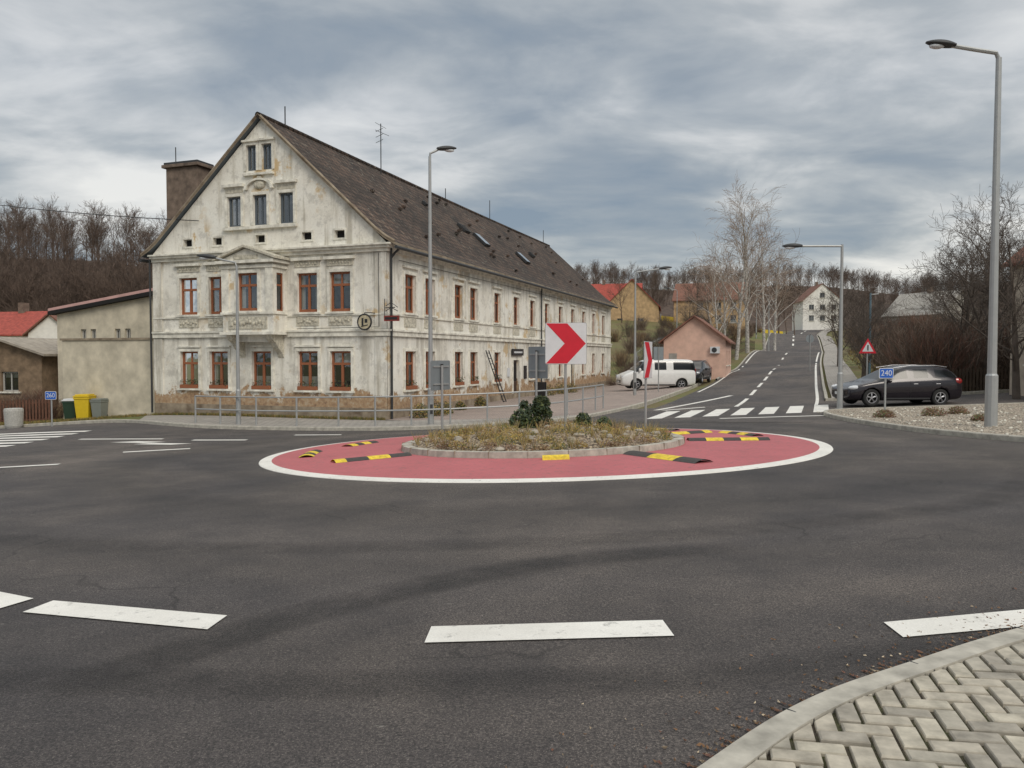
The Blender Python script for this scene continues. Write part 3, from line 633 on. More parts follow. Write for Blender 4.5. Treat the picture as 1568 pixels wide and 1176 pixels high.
for y,h,q in ((1.7,.9,0),(9.7,2.3,.4),(16.5,1.0,0),(27,1.4,0),(40.5,1.2,0),(19,.7,0)):
    b.tube([(-6+q,y,11.3),(-6+q,y,11.9+h)],.028,DGREY,5)
for z in (13.2,13.5,13.8): b.tube([(-5.9,9.7,z),(-5.3,9.4,z+.05)],.015,DGREY,4)
b.tube([(-5.95,9.7,13.9),(-5.1,9.7,13.5)],.012,DGREY,4); b.tube([(-5.6,9.1,14.1),(-5.6,10.3,14.1)],.012,DGREY,4)
b.tube([(.13,.2,6.0),(.13,.2,-1)],.05,DGREY,8); b.tube([(.13,20.6,6.0),(.13,20.6,-1)],.05,DGREY,8); b.tube([(.5,.2,5.96),(.3,.2,5.8),(.13,.2,5.6)],.05,DGREY,8)
b.tube([(-12.1,-.1,6.0),(-12.1,-.1,-1)],.045,DGREY,8)
b.tube([(-.3,-.08,5.8),(-.3,-.07,2.8),(-.9,-.07,2.78),(-4.2,-.12,2.75)],.012,BLACKP,4); b.tube([(.06,1.0,5.6),(.06,20,5.65),(.06,41,5.6)],.012,BLACKP,4)
b.obj('roof_fittings',bd)
b=B(); CHM=pm('chimney_brick',(.24,.18,.14),.95,.5,3,.5,col2=(.10,.075,.06))
b.box(-13.35,-11.45,2.3,3.3,-1.5,10.75,CHM); b.box(-13.5,-11.3,2.15,3.45,10.75,10.9,CHM); b.box(-13.42,-11.38,2.22,3.38,10.9,11.02,DGREY); b.tube([(-13.2,2.8,11.0),(-13.2,2.8,11.9)],.03,DGREY,5)
b.obj('chimney',bd,bevel=.02)
b=B()
b.tube([(-.5,-.05,3.35),(-.5,-.4,3.35),(-.78,-.4,3.35),(-.78,-.4,3.25)],.02,BLACKP,6)
b.tube([(-.78+.31*math.cos(t*math.pi/14),-.4,2.98+.31*math.sin(t*math.pi/14)) for t in range(29)],.035,BLACKP,6)
b.cyl((-.78,-.4,2.98),(0,1,0),.30,.03,pm('cream_enamel',(.5,.44,.3),.5,.3,9),28); b.box(-.9,-.82,-.425,-.375,2.84,3.14,BLACKP); b.box(-.76,-.64,-.425,-.375,2.95,3.1,BLACKP); b.tube([(-.92,-.42,2.8),(-.62,-.42,2.86)],.02,BLACKP,5)
b.tube([(.0,-.1,3.55),(.55,-.3,3.55)],.02,BLACKP,5); b.box(.1,.75,-.38,-.28,3.0,3.22,solid('pub_sign_red',(.22,.03,.02),.5)); b.box(.15,.7,-.385,-.275,3.06,3.16,BLACKP)
b.tube([(.1,-.32,3.22),(.1,-.32,3.9)],.015,BLACKP,5); b.tube([(.15,-.33,3.4),(.4,-.33,3.55),(.7,-.33,3.4)],.015,BLACKP,5); b.tube([(.15,-.33,3.6),(.4,-.33,3.75),(.7,-.33,3.55)],.015,BLACKP,5)
b.obj('pub_sign',bd)
b=B()
for dy in (0,.42): b.tube([(.95,11.3+dy,-1.0),(.12,10.7+dy,1.9)],.03,BLACKP,6)
for i in range(10): t=.05+i*.1; b.tube([(.95-.83*t,11.3-.6*t,-1+2.9*t),(.95-.83*t,11.72-.6*t,-1+2.9*t)],.02,BLACKP,5)
lad=b.obj('ladder'); lad.location=C0; lad.rotation_euler=(0,0,yawB)
def BL(x,y):
    c,s=math.cos(yawB),math.sin(yawB); return (C0[0]+c*x-s*y, C0[1]+s*x+c*y)
# ------------------------------------------------------------------ other houses
def house(name,x,y,yaw,w,d,h,rh,wm,rm,wins=(),z=None,flat=False,oh=.3,chim=True,mono=0):
    e=empty(name,(x,y,H(x,y)+(z or 0)),yaw); b=B(); t=B(); b2=B(); ws=B()
    F=PF((-w/2,-d/2),(1,0),(0,-1)); F2=PF((w/2,-d/2),(0,1),(1,0)); F3=PF((-w/2,-d/2),(0,1),(-1,0)); F4=PF((-w/2,d/2),(1,0),(0,1))
    fh=[q[1:5] for q in wins if q[0]==0]; sh=[q[1:5] for q in wins if q[0]==1]; s3=[q[1:5] for q in wins if q[0]==3]
    cl=[(0,-2.5),(w,-2.5),(w,h),(w/2,h+rh),(0,h)] if not flat else [(0,-2.5),(w,-2.5),(w,h+mono),(0,h)]
    wall(b,F,0,w,-2.5,h+rh+mono,fh,wm,clip=cl); wall(b,F4,0,w,-2.5,h+rh+mono,[],wm,clip=cl); wall(b,F2,0,d,-2.5,h+mono,sh,wm); wall(b,F3,0,d,-2.5,h,s3,wm)
    for lst,f in ((fh,F),(sh,F2),(s3,F3)):
        for a,c,z0,z1 in lst: window(ws,t,f,(a+c)/2,c-a,z0,z1,frame=CURT,style='M',surround=False)
    b.obj('walls',e); t.obj('sills',e); ws.obj('windows',e)
    if flat:
        vs=[(sx*(w/2+oh),sy*(d/2+oh),h+(mono if sx>0 else 0)+zz) for zz in (.01,rh) for sy in (-1,1) for sx in (-1,1)]
        b2.add(vs,[(0,2,3,1),(4,5,7,6),(0,1,5,4),(2,6,7,3),(0,4,6,2),(1,3,7,5)],rm)
        b2.add([(v[0]*1.004,v[1]*1.004,v[2]-(.16 if i<4 else rh*.75)) for i,v in enumerate(vs)],[(0,2,3,1),(4,5,7,6),(0,1,5,4),(2,6,7,3),(0,4,6,2),(1,3,7,5)],DARK)
    else:
        sl=rh/(w/2)
        for s in (1,-1):
            vs=[(0,-d/2-oh,h+rh+.02),(0,d/2+oh,h+rh+.02),(s*(w/2+oh),d/2+oh,h-sl*oh+.02),(s*(w/2+oh),-d/2-oh,h-sl*oh+.02)]
            b2.add(vs+[(v[0],v[1],v[2]+.12) for v in vs],[(0,1,2,3),(4,5,6,7),(0,1,5,4),(1,2,6,5),(2,3,7,6),(3,0,4,7)],rm)
        if chim: b2.box(-.3,.3,-.3,.3,h+rh-.6,h+rh+.9,CHM)
    b2.obj('roof',e); return e
RT=pm('red_roof_tiles',(.36,.07,.05),.85,.4,4,.5); RTB=pm('brown_red_roof',(.21,.095,.065),.85,.4,4,.5); PINK=pm('pink_render',(.68,.45,.36),.9,.15,2,.2); TAN=pm('tan_render',(.52,.36,.20),.9,.3,2); WHT=pm('white_render',(.82,.80,.75),.9,.12,2); BEI=pm('beige_render',(.62,.56,.44),.92,.3,1.2,.3); GRY=pm('grey_render',(.35,.33,.3),.9,.3,2); PINKR=pm('pink_metal_roof',(.60,.36,.33),.5,.2,1)
pg=house('pink_garage',15.0,63,-.33,4.6,7,2.9,1.75,PINK,RTB,[(1,1.2,2.2,1,2.1),(1,4,5,1,2.1)],chim=False,oh=.35)
b=B(); b.box(1.2,1.9,-3.75,-3.5,1.9,2.4,SIGNW); b.cyl((1.5,-3.76,2.15),(0,1,0),.19,.02,DGREY,18); b.box(-1.9,-1.3,-3.53,-3.49,0,1.9,GRY); b.obj('air_conditioner',pg)
house('red_roof_house',22,142,-.2,9,15,4.5,4.5,TAN,RT,[(0,2,3,1,2.4),(0,5.5,6.5,1,2.4)],z=-2.8)
house('tan_house',35.5,140,1.25,10,12,5,3.2,TAN,RTB,[(3,1.5,2.5,1,2.3),(3,4,5,1,2.3),(3,7,8,1,2.3),(3,1.5,2.5,3.4,4.5),(3,4,5,3.4,4.5),(3,7,8,3.4,4.5),(0,2,3,1,2.3),(0,5,6,1,2.3)],z=-.6)
house('red_roof_house',17.5,150,1.35,9,14,3.5,3.6,WHT,RT,[(3,3,4,1,2),(3,7,8,1,2)],z=-.8)
house('white_gable_house',75.5,195,-.1,9,10,6,4,WHT,RTB,[(0,1.4,2.6,1,2.4),(0,4,5.2,1,2.4),(0,6.6,7.8,1,2.4),(0,1.4,2.6,3.7,5),(0,4,5.2,3.7,5),(0,6.6,7.8,3.7,5),(0,3.9,5.1,6.6,7.8)],z=1.0)
house('grey_roof_house',67,126,.5,9,10,3.6,3.6,GRY,GRY,[])
house('red_roof_house',-43.5,70,1.3,7,8,5.0,2.0,WHT,RT,[(0,2,3,1,2),(3,2,3,3.0,4.0),(3,5,6,3.0,4.0)])
house('white_cottage',-35.6,63,.1,3.2,6,5.2,1.4,WHT,RTB,[(0,1.1,1.9,3.0,4.0)],chim=False)
house('beige_outbuilding',-20.6,45.4,yawB,7.0,7,5.75,.2,BEI,PINKR,[(0,1.7,2.1,4.0,4.8),(0,2.4,2.8,4.0,4.8),(0,4.1,4.5,4.0,4.8),(0,4.8,5.2,4.0,4.8)],flat=True,oh=.3,mono=.95)
b=B(); wc=BL(-12.0,.2)
wl=empty('rendered_wall',(wc[0],wc[1],0),yawB); b.box(-5.9,-.02,.0,.3,-2.4,2.35,BEI); b.box(-6.0,-.03,-.06,.36,2.35,2.45,STONE); b.box(-5.9,-5.6,.3,6,-2.4,2.35,BEI); b.obj('wall',wl)
house('garden_shed',-28.2,46,-.1,5.0,5,3.7,.8,pm('shed_timber',(.24,.17,.11),.9,.4,3),pm('shed_roof',(.34,.30,.25),.9,.3,3),[(0,.8,1.8,1.6,2.7),(0,2.6,3.6,1.6,2.7)],chim=False,oh=.5)
house('rendered_cottage',25.6,31,.0,8,6,5.6,3.4,pm('pale_render',(.50,.43,.35),.95,.3,2,.4),RTB,[(3,1.2,2.0,3.4,4.6),(3,3.8,4.8,1.2,2.4),(3,3.8,4.8,3.8,5.0)])
# ------------------------------------------------------------------ trees
def tree(name,h,seed,nb=11,lv=3,spread=.55,trunk_r=None,mt=BARK,mtw=BARK,droop=0,base=.25,kids=(6,5,4),minr=.006,bl=.42):
    r=random.Random(seed); b=B()
    def grow(p,d,L,rad,level):
        ns=5 if level==0 else 3; pts=[p]; rs=[rad]; q=Vector(p); dd=Vector(d)
        for i in range(ns):
            dd=(dd+Vector((r.uniform(-1,1),r.uniform(-1,1),r.uniform(-.6,.8)))*(.07 if level==0 else .2)+Vector((0,0,(.06 if not droop else -droop*level*.12)))).normalized()
            q=q+dd*L/ns; pts.append(q.copy()); rs.append(max(rad*(1-(i+1)/ns*.8),minr))
        b.tube(pts,rs,mt if level<=1 else mtw,7 if level==0 else (4 if level==1 else 3),cap=False)
        if level>=lv: return
        n=nb if level==0 else kids[level-1]
        for k in range(n):
            t=(base+(1-base)*((k+.5)/n)) if level==0 else (.2+.8*(k+r.random())/n)
            x=t*ns; i=min(int(x),ns-1); pp=pts[i].lerp(pts[i+1],x-i); ax=(pts[i+1]-pts[i]).normalized()
            a=r.uniform(0,6.28) if level else k*2.4+r.uniform(-.4,.4)
            s=ax.orthogonal().normalized(); s.rotate(Matrix.Rotation(a,3,ax)); an=r.uniform(.45,1.0)*spread*1.6
            nd=(ax*math.cos(an)+s*math.sin(an)).normalized()
            l2=(h*(bl-.25*t*bl/.42) if level==0 else L*r.uniform(.35,.6))*r.uniform(.8,1.2)
            grow(pp,nd,l2,rs[i]*(.45 if level==0 else .5),level+1)
    grow(Vector((0,0,-.3)),Vector((0,0,1)),h*.9,trunk_r or h*.017,0)
    return b.mesh(name)
def put(me,name,x,y,s=1,yaw=None,parent=None,z=0):
    o=bpy.data.objects.new(name,me); o.location=(x,y,H(x,y)-.1+z); o.rotation_euler=(R.uniform(-.04,.04),R.uniform(-.04,.04),R.uniform(0,6.3) if yaw is None else yaw); o.scale=(s,s,s*R.uniform(.92,1.1)); sc.collection.objects.link(o)
    if parent: o.parent=parent
    return o
FT=[tree('forest_tree_mesh',10,20+i,nb=15,lv=3,spread=.5,mt=BARKF,mtw=BARKF,trunk_r=.12,base=.3,kids=(6,5,3),minr=.014,bl=.5) for i in range(4)]
BT=[tree('birch_mesh',12,40+i,nb=14+i*2,lv=3,spread=.42,mt=BIRCH,mtw=TWIGT,trunk_r=.17,droop=.45,kids=(7,6,3),minr=.008,bl=.36+.05*i,base=.2) for i in range(3)]
OT=[tree('bare_tree_mesh',7.5,60+i,nb=14,lv=4,spread=.78,trunk_r=.18,kids=(7,6,4),minr=.006,bl=.55,base=.2) for i in range(2)]
def bush(name,seed,h,n,mats,w=.5):
    r=random.Random(seed); b=B()
    for i in range(n):
        a=r.uniform(0,6.28); t=r.uniform(0,w); L=h*r.uniform(.35,1)**.8; p=Vector((r.gauss(0,.16)*h,r.gauss(0,.16)*h,-.05)); d=Vector((math.cos(a)*t,math.sin(a)*t,1)).normalized(); m=r.choice(mats); pts=[p]
        for k in range(3): d=(d+Vector((r.uniform(-.25,.25),r.uniform(-.25,.25),0))).normalized(); pts.append(pts[-1]+d*L/3)
        b.tube(pts,[.014,.012,.008,.005],m,3,False)
        for k in range(7):
            q=pts[1+k%3].lerp(pts[min(2+k%3,3)],r.random()); e=(d+Vector((r.uniform(-.9,.9),r.uniform(-.9,.9),r.uniform(-.1,.6)))).normalized(); b.tube([q,q+e*L*.24],[.007,.004],m,3,False)
    return b.mesh(name)
BU=[bush('red_shrub_mesh',1,2.2,190,[TWIGR,TWIGR,TWIGB],.8),bush('tan_shrub_mesh',2,2.0,170,[TWIGT,TWIGB,TWIGB],.8),bush('brown_shrub_mesh',3,1.6,170,[BARK,LEAFB,STRAW],.9),bush('open_shrub_mesh',4,2.4,110,[TWIGB,BARK],1.0)]
ff=empty('forest_trees')
for i in range(430):
    y=R.uniform(84,172) if i%3 else R.uniform(84,110); u=R.uniform(-.78,-.32); put(R.choice(FT),'forest_tree',u*y,y,R.uniform(.7,1.2),parent=ff)
for i in range(60):
    x=R.uniform(-60,-32); y=R.uniform(76,90); put(R.choice(FT),'forest_tree',x,y,R.uniform(.5,.8),parent=ff)
fr=empty('hillside_forest')
for i in range(700):
    y=R.uniform(360,500); x=R.uniform(.08,.75)*y; put(R.choice(FT),'forest_tree',x,y,R.uniform(.8,1.35),parent=fr)
for u,d,s in ((.262,76,.85),(.286,80,1.2),(.300,86,1.4),(.322,92,1.15),(.272,90,1.0),(.335,102,1.15)):
    put(R.choice(BT),'birch_tree',u*d,d,s)
for u,d,s in ((.14,130,.8),(.155,150,1.0),(.235,118,1),(.25,125,1.1),(.34,150,1.2),(.35,175,1.1),(.41,150,.8),(.12,170,1),(.18,180,1.3),(.21,175,1.2),(.5,150,.9),(.47,130,.8),(.455,160,1),(.55,120,.9),(.225,108,.9),(.36,128,.9)):
    put(R.choice(OT+FT),'bare_tree',u*d,d,s)
for x,y,s in ((23.5,41,.95),(28.5,46,1.1),(20.5,31.8,.92),(30,52,1.1),(22.3,36.8,1.05),(18.6,41,.6),(25,60,.8),(21.5,48,.7)):
    put(R.choice(OT),'fruit_tree',x,y,s)
hb=empty('shrub_border')
k=0
while k<120:
    x=16.8+R.uniform(0,17); y=37+R.uniform(0,14)
    if x<14.6+(y-36)*.39+3.8: continue
    put(R.choice(BU+BU[1:]),'shrub',x,y,R.uniform(.6,1.7),parent=hb); k+=1
for i in range(90):
    y=R.uniform(54,130); x=.385*y-3.3+8.2+R.uniform(0,14); put(R.choice(BU),'shrub',x,y,R.uniform(.7,1.6),parent=hb)
for i in range(120):
    y=R.uniform(66,150); x=.385*y-3.3-6.5-abs(R.gauss(0,9)); put(R.choice(BU[1:]),'shrub',x,y,R.uniform(.4,1.1),parent=hb)
for i in range(40):
    put(R.choice(BU),'shrub',R.uniform(-31,-24),R.uniform(38.5,43.5),R.uniform(.35,.85),parent=hb)
def clump(b,c,r,n,mats,s=.03,rr=R):
    for i in range(n):
        d=Vector((rr.gauss(0,1),rr.gauss(0,1),rr.gauss(0,1))).normalized()*(rr.random()**.4); 
        v=Vector((c[0]+d.x*r[0],c[1]+d.y*r[1],c[2]+abs(d.z)*r[2])); e1=Vector((rr.uniform(-1,1),rr.uniform(-1,1),rr.uniform(-.3,1))).normalized()*s*rr.uniform(.6,1.4); e2=e1.orthogonal().normalized()*s*.5
        b.add([v-e1,v+e2,v+e1,v-e2],[(0,1,2,3)],rr.choice(mats))
ip=empty('island_planting')
b=B()
for i in range(120):
    t=R.uniform(0,6.28); r=min(RB*math.sqrt(R.random()),RB-.2)
    x=CX+r*math.cos(t); y=CY+r*math.sin(t); s=R.uniform(.08,.22); clump(b,(x,y,HI(x,y)),(s*1.5,s*1.5,s),200,R.choice([[LEAFY,LEAFY,LEAFB],[LEAFY,STRAW],[LEAFB,STRAW],[LEAFM,LEAFY],[LEAFB,TWIGT]]),.020)
for i in range(260): # dry grass blades
    t=R.uniform(0,6.28); r=min(RB*math.sqrt(R.random()),RB-.15); x=CX+r*math.cos(t); y=CY+r*math.sin(t); z=HI(x,y)
    for k in range(12):
        a=R.uniform(0,6.28); l=R.uniform(.12,.34); w=.005; b.add([(x-w,y,z),(x+w,y,z),(x+math.cos(a)*.5*l,y+math.sin(a)*.5*l,z+l)],[(0,1,2)],R.choice([STRAW,STRAW,LEAFY,LEAFM]))
b.obj('heather_and_dry_grass',ip)
b=B()
for x,y,s in ((.60,19.3,.42),(.22,19.1,.32),(1.75,19.3,.24),(2.2,18.7,.2)): clump(b,(x,y,HI(x,y)),(s,s,s*1.5),1000 if s>.3 else 500,[LEAFD,LEAFD,LEAFM],.045)
for k in range(9): clump(b,(.55+R.uniform(-.35,.35),19.2+R.uniform(-.3,.3),HI(.6,19.2)+R.uniform(.3,.6)),(.12,.12,.22),130,[LEAFD,LEAFD,LEAFM],.055)
b.obj('evergreen_shrub',ip)
b=B(); RK=pm('rock',(.38,.34,.28),.9,.4,5,.5)
for i in range(130):
    t=R.uniform(0,6.28); r=(RB-.1)*math.sqrt(R.random()); x=CX+r*math.cos(t); y=CY+r*math.sin(t); s=R.uniform(.03,.12); b.ball((x,y,HI(x,y)+s*.3),(s,s*R.uniform(.6,1),s*R.uniform(.4,.8)),RK,6,4)
b.obj('rocks',ip)
b=B(); 
for i in range(1600):
    x=R.uniform(10.8,20); y=R.uniform(14,28)
    s=R.uniform(.015,.045); b.ball((x,y,H(x,y)+.105+s*.3),(s,s*.8,s*.6),R.choice([RK,KERB,TRIM]),5,3)
b.obj('loose_stones')
for px_,d,s in ((.476,24.5,.35),(.54,24.5,.4),(.57,25,.35),(.60,22,.28)):
    b=B(); x=px_*d; clump(b,(x,d,H(x,d)+.08),(s,s,s*.8),900,[LEAFB,LEAFM,TWIGR],.03); b.obj('low_shrub')
for lx,ly,s in ((1.0,1.0,.45),(1.2,2.2,.5),(1.1,3.3,.4),(.9,5.5,.3),(.8,8.3,.35),(1.2,18.6,.5),(1.3,21,.55),(1.2,24,.5)):
    b=B(); x,y=BL(lx,ly); clump(b,(x,y,H(x,y)+.1),(s,s,s*1.5),900,[LEAFD,LEAFM,LEAFB,LEAFY],.04); b.obj('wall_shrub')
b=B()
def tuft(x,y,h):
    z=H(x,y)+.08
    for k in range(5):
        a=R.uniform(0,6.28); l=h*R.uniform(.5,1); dx_,dy_=math.cos(a)*.35*l,math.sin(a)*.35*l; w=.012
        b.add([(x-w,y,z),(x+w,y,z),(x+dx_,y+dy_,z+l)],[(0,1,2)],R.choice([LEAFM,LEAFY,LEAFM,LEAFB]))
for i in range(9000): tuft(R.uniform(-32,-16.8),35.0+R.uniform(0,5),R.uniform(.08,.2))
for i in range(2500):
    a=R.uniform(0,12); x,y=BL(-a,-R.uniform(.06,.35)); tuft(x,y,R.uniform(.06,.2))
for i in range(4000):
    k=R.randrange(len(RE)); p=RE[k]
    if p[1]<90: tuft(p[0]+5.8+R.uniform(0,2.5),p[1]-1.9,R.uniform(.15,.4))
b.obj('grass_tufts')
# ------------------------------------------------------------------ lamps & poles
def lamp(x,y,h,arm,yaw,r=.09,style='curve',z=0):
    e=empty('street_lamp',(x,y,H(x,y)+z),yaw); b=B()
    b.tube([(0,0,-.2),(0,0,.03),(0,0,1.4),(0,0,1.45),(0,0,h*.97),(0,0,h)],[r*1.35,r*1.35,r*1.3,r,r*.62,r*.6],GALV,12); b.cyl((0,0,.06),(0,0,1),r*2,.04,GALV); b.box(-.05,.05,-r*1.36,-r*1.2,.5,.85,DGREY)
    if style=='curve': b.tube([(0,0,h-.05),(.06*arm,0,h+.12),(arm*.5,0,h+.2),(arm,0,h+.3)],r*.5,GALV,8); hz=h+.3; tl=.12
    else: b.tube([(0,0,h-.06),(arm,0,h-.06)],r*.5,GALV,8); hz=h-.06; tl=0
    b.obj('pole_and_arm',e,smooth=False); b=B()
    M=Matrix.Translation((arm,0,hz))@Matrix.Rotation(-tl,4,'Y')
    vs=[];fs=[]; ns=9; n=12
    for i in range(ns+1):
        q=i/ns; x_=-.08+.72*q; w=.16*math.sin(math.pi*min(1,.18+q*.78))**.6; zt=.11*math.sin(math.pi*min(1,.15+q*.8))**.7
        for k in range(n):
            t=2*math.pi*k/n; vs.append(M@Vector((x_,w*math.cos(t),zt*math.sin(t)*(1 if math.sin(t)>0 else .55))))
    for i in range(ns):
        for k in range(n): fs.append((i*n+k,i*n+(k+1)%n,(i+1)*n+(k+1)%n,(i+1)*n+k))
    fs+=[tuple(range(n)),tuple(ns*n+k for k in range(n))]
    b.add(vs,fs,DGREY); b.ball(tuple(M@Vector((.36,0,-.055))),(.2,.1,.07),SIGNW,12,6); b.obj('lantern',e,smooth=True); return e
lamp(-2.95,28.4,9.75,.35,math.radians(20),.085)
lamp(-10.35,29.6,6.1,.85,math.radians(180),.07)
lamp(12.4,29.6,6.25,1.6,math.radians(180),.08,'flat')
lamp(12.25,20.0,9.4,1.2,math.radians(180),.11)
lamp(6.9,44,6.9,1.4,math.radians(0),.07)
lamp(.345*118-4,118,7,1.2,0,.07); lamp(.21*95,95,6.5,1,math.pi,.07); lamp(.327*100,100,7,1.0,math.pi,.07)
b=B(); b.tube([(0,0,-.2),(0,0,5.2)],[.09,.06],solid('blue_grey_pole',(.12,.2,.25),.5),8); b.tube([(0,0,5.1),(.5,0,5.15)],.03,GALV,6); b.obj('utility_pole',loc=(.456*48,48,H(.456*48,48)))
b=B(); 
def cable(p,q,sag,r=.012):
    P=[Vector(p).lerp(Vector(q),i/20)-Vector((0,0,sag*4*(i/20)*(1-i/20))) for i in range(21)]; b.tube(P,r,BLACKP,4,False)
a0=BL(-9.3,-.1); cable((-40,42,11.8),(a0[0],a0[1],7.6),.5,.018); b.obj('overhead_cable')
rl=empty('pedestrian_railing'); b=B(); rp=smooth_line([(-12.3,30.4),(-9.5,29.05),(-6.3,28.4),(-3.6,28.0),(-.9,28.5),(1.3,29.7),(2.9,32),(4,34.3)],2)
P=[(x,y,H(x,y)+.12) for x,y in rp]
for i in range(len(P)-1):
    for hh in (1.05,.55): b.tube([(P[i][0],P[i][1],P[i][2]+hh),(P[i+1][0],P[i+1][1],P[i+1][2]+hh)],.03,GALV,6)
for i in range(0,len(P),1): b.tube([P[i],(P[i][0],P[i][1],P[i][2]+1.06)],.036,GALV,6)
b.obj('rails_and_posts',rl)
# ------------------------------------------------------------------ signs
def sign_pole(b,h,r=.032): b.tube([(0,0,-.2),(0,0,h)],r,GALV,10); b.cyl((0,0,h+.01),(0,0,1),r*1.1,.03,BLACKP,10)
def rpoly(w,h,r,n=5):
    out=[]
    for cx,cy,a in ((w/2-r,h/2-r,0),(-w/2+r,h/2-r,90),(-w/2+r,-h/2+r,180),(w/2-r,-h/2+r,270)):
        for i in range(n+1): t=math.radians(a+90*i/n); out.append((cx+r*math.cos(t),cy+r*math.sin(t)))
    return out
RX=Matrix.Rotation(math.pi/2,4,'X')
def panel(b,poly,zc,y0,y1,m): b.prism(poly,-y1,-y0,m,Matrix.Translation((0,0,zc))@RX)
def chev(x,y,z,yaw,s,zc):
    e=empty('chevron_sign',(x,y,z),yaw); b=B(); sign_pole(b,zc+s*.35); b.obj('pole',e); b=B()
    panel(b,rpoly(s,s,.04),zc,-.062,-.045,SIGNG); panel(b,rpoly(s-.015,s-.015,.035),zc,-.066,-.062,SIGNW)
    a=s/2-.02; q=[(-a,a),(.03*s,a),(a,0),(.03*s,-a),(-a,-a),(-.03*s,0)]
    panel(b,[q[0],q[5],q[2],q[1]],zc,-.070,-.066,SIGNR); panel(b,[q[5],q[4],q[3],q[2]],zc,-.070,-.066,SIGNR)
    b.box(-s*.4,s*.4,-.045,-.02,zc+.2,zc+.24,GALV); b.box(-s*.4,s*.4,-.045,-.02,zc-.24,zc-.2,GALV)
    b.obj('panel',e)
chev(1.25,18.3,HI(1.25,18.3)-.05,math.radians(3),.97,2.07)
chev(3.45,20.2,HI(3.3,20.1)-.2,math.radians(68),.95,2.05)
chev(-1.75,19.6,HI(-1.75,19.6)-.05,math.radians(235),.74,1.6)
chev(.66,21.2,HI(.66,21.2)-.05,math.radians(125),.86,1.85)
def text_on(e,txt,size,zc,y,m):
    c=bpy.data.curves.new('sign_text','FONT'); c.body=txt; c.size=size; c.align_x='CENTER'; c.align_y='CENTER'; c.extrude=.001; c.materials.append(m); o=bpy.data.objects.new('lettering',c); sc.collection.objects.link(o); o.parent=e; o.location=(0,y,zc); o.rotation_euler=(math.pi/2,0,0)
def route(x,y,txt,yaw,zc):
    e=empty('route_number_sign',(x,y,H(x,y)+.1),yaw); b=B(); sign_pole(b,zc); panel(b,rpoly(.5,.34,.04),zc,-.05,-.035,SIGNW); panel(b,rpoly(.46,.30,.03),zc,-.054,-.05,SIGNB); b.obj('pole_and_panel',e); text_on(e,txt,.26,zc,-.057,SIGNW)
route(.4767*26,26,'240',.1,1.35); route(-19.3,32.8,'260',-.1,1.2)
def tri_(s): return [(0,s*.58),(-s*.5,-s*.29),(s*.5,-s*.29)]
e=empty('warning_sign',(16.4,36.2,H(16.4,36.2)+.1),0); b=B(); sign_pole(b,2.3); panel(b,tri_(.8),2.15,-.05,-.035,SIGNR); panel(b,tri_(.52),2.15,-.054,-.05,SIGNW); b.box(-.03,.03,-.058,-.054,2.05,2.3,BLACKP); b.obj('pole_and_panel',e)
e=empty('road_sign_back',(.187*47,47,H(.187*47,47)+.1),math.pi); b=B(); sign_pole(b,2.7); panel(b,rpoly(.6,.8,.04),2.3,-.05,-.035,SIGNG); b.obj('pole_and_panel',e)
e=empty('road_sign_back',(.38*58,58,H(.38*58,58)+.1),math.pi); b=B(); sign_pole(b,2.6); panel(b,rpoly(.6,.6,.29),2.3,-.05,-.035,SIGNG); b.obj('pole_and_panel',e)
# ------------------------------------------------------------------ bins
def bin_(x,y,col,yaw=0,s=1,lid=None):
    e=empty('wheelie_bin',(x,y,H(x,y)+.1),yaw); b=B(); m=solid('bin_plastic',col,.5)
    lo=[(-.22,-.25),(.22,-.25),(.22,.25),(-.22,.25)]; hi=[(-.28,-.33),(.28,-.33),(.28,.33),(-.28,.33)]
    vs=[(a*s,c*s,.06) for a,c in lo]+[(a*s,c*s,.92*s) for a,c in hi]; b.add(vs,[(3,2,1,0),(4,5,6,7)]+[(i,(i+1)%4,4+(i+1)%4,4+i) for i in range(4)],m)
    l=lid or m; b.box(-.3*s,.3*s,-.36*s,.36*s,.921*s,.97*s,l); b.box(-.25*s,.25*s,-.3*s,.3*s,.97*s,1.02*s,l); b.tube([(-.25*s,.4*s,.95*s),(.25*s,.4*s,.95*s)],.02,m,6)
    for q in (-.2,.2): b.cyl((q*s,.28*s,.1),(1,0,0),.1,.05,TYRE,14)
    b.box(-.3*s,.3*s,-.345*s,.345*s,.84*s,.9*s,m); b.obj('body',e,bevel=.012)
bin_(-20.2,37.0,(.70,.50,.02),.1,1.2); bin_(-21.0,37.3,(.02,.05,.03),.2,1.05,SIGNW); bin_(-19.5,37.0,(.22,.24,.22),-.1,.95); bin_(-20.5,38.0,(.7,.6,.03),.1,1.0)
b=B(); b.tube([(0,0,0),(0,0,.1),(0,0,.75),(0,0,.85),(0,0,.86)],[.3,.34,.38,.36,.3],pm('exposed_concrete',(.45,.44,.41),.9,.3,20),20); b.obj('concrete_litter_bin',loc=(-21.6,33.9,H(-21.6,33.9)))
b=B()
pts=[(u*150,150) for u in np.linspace(.12,.345,14)]
for p,q in zip(pts[:-1],pts[1:]):
    zp,zq=H(*p),H(*q); b.add([(p[0],p[1],zp-.1),(q[0],q[1],zq-.1),(q[0],q[1],zq+1.2),(p[0],p[1],zp+1.2)],[(0,1,2,3)],YEL); b.box(p[0]-.1,p[0]+.1,149.8,150.1,zp-.3,zp+1.5,GALV)
b.obj('yellow_fence')
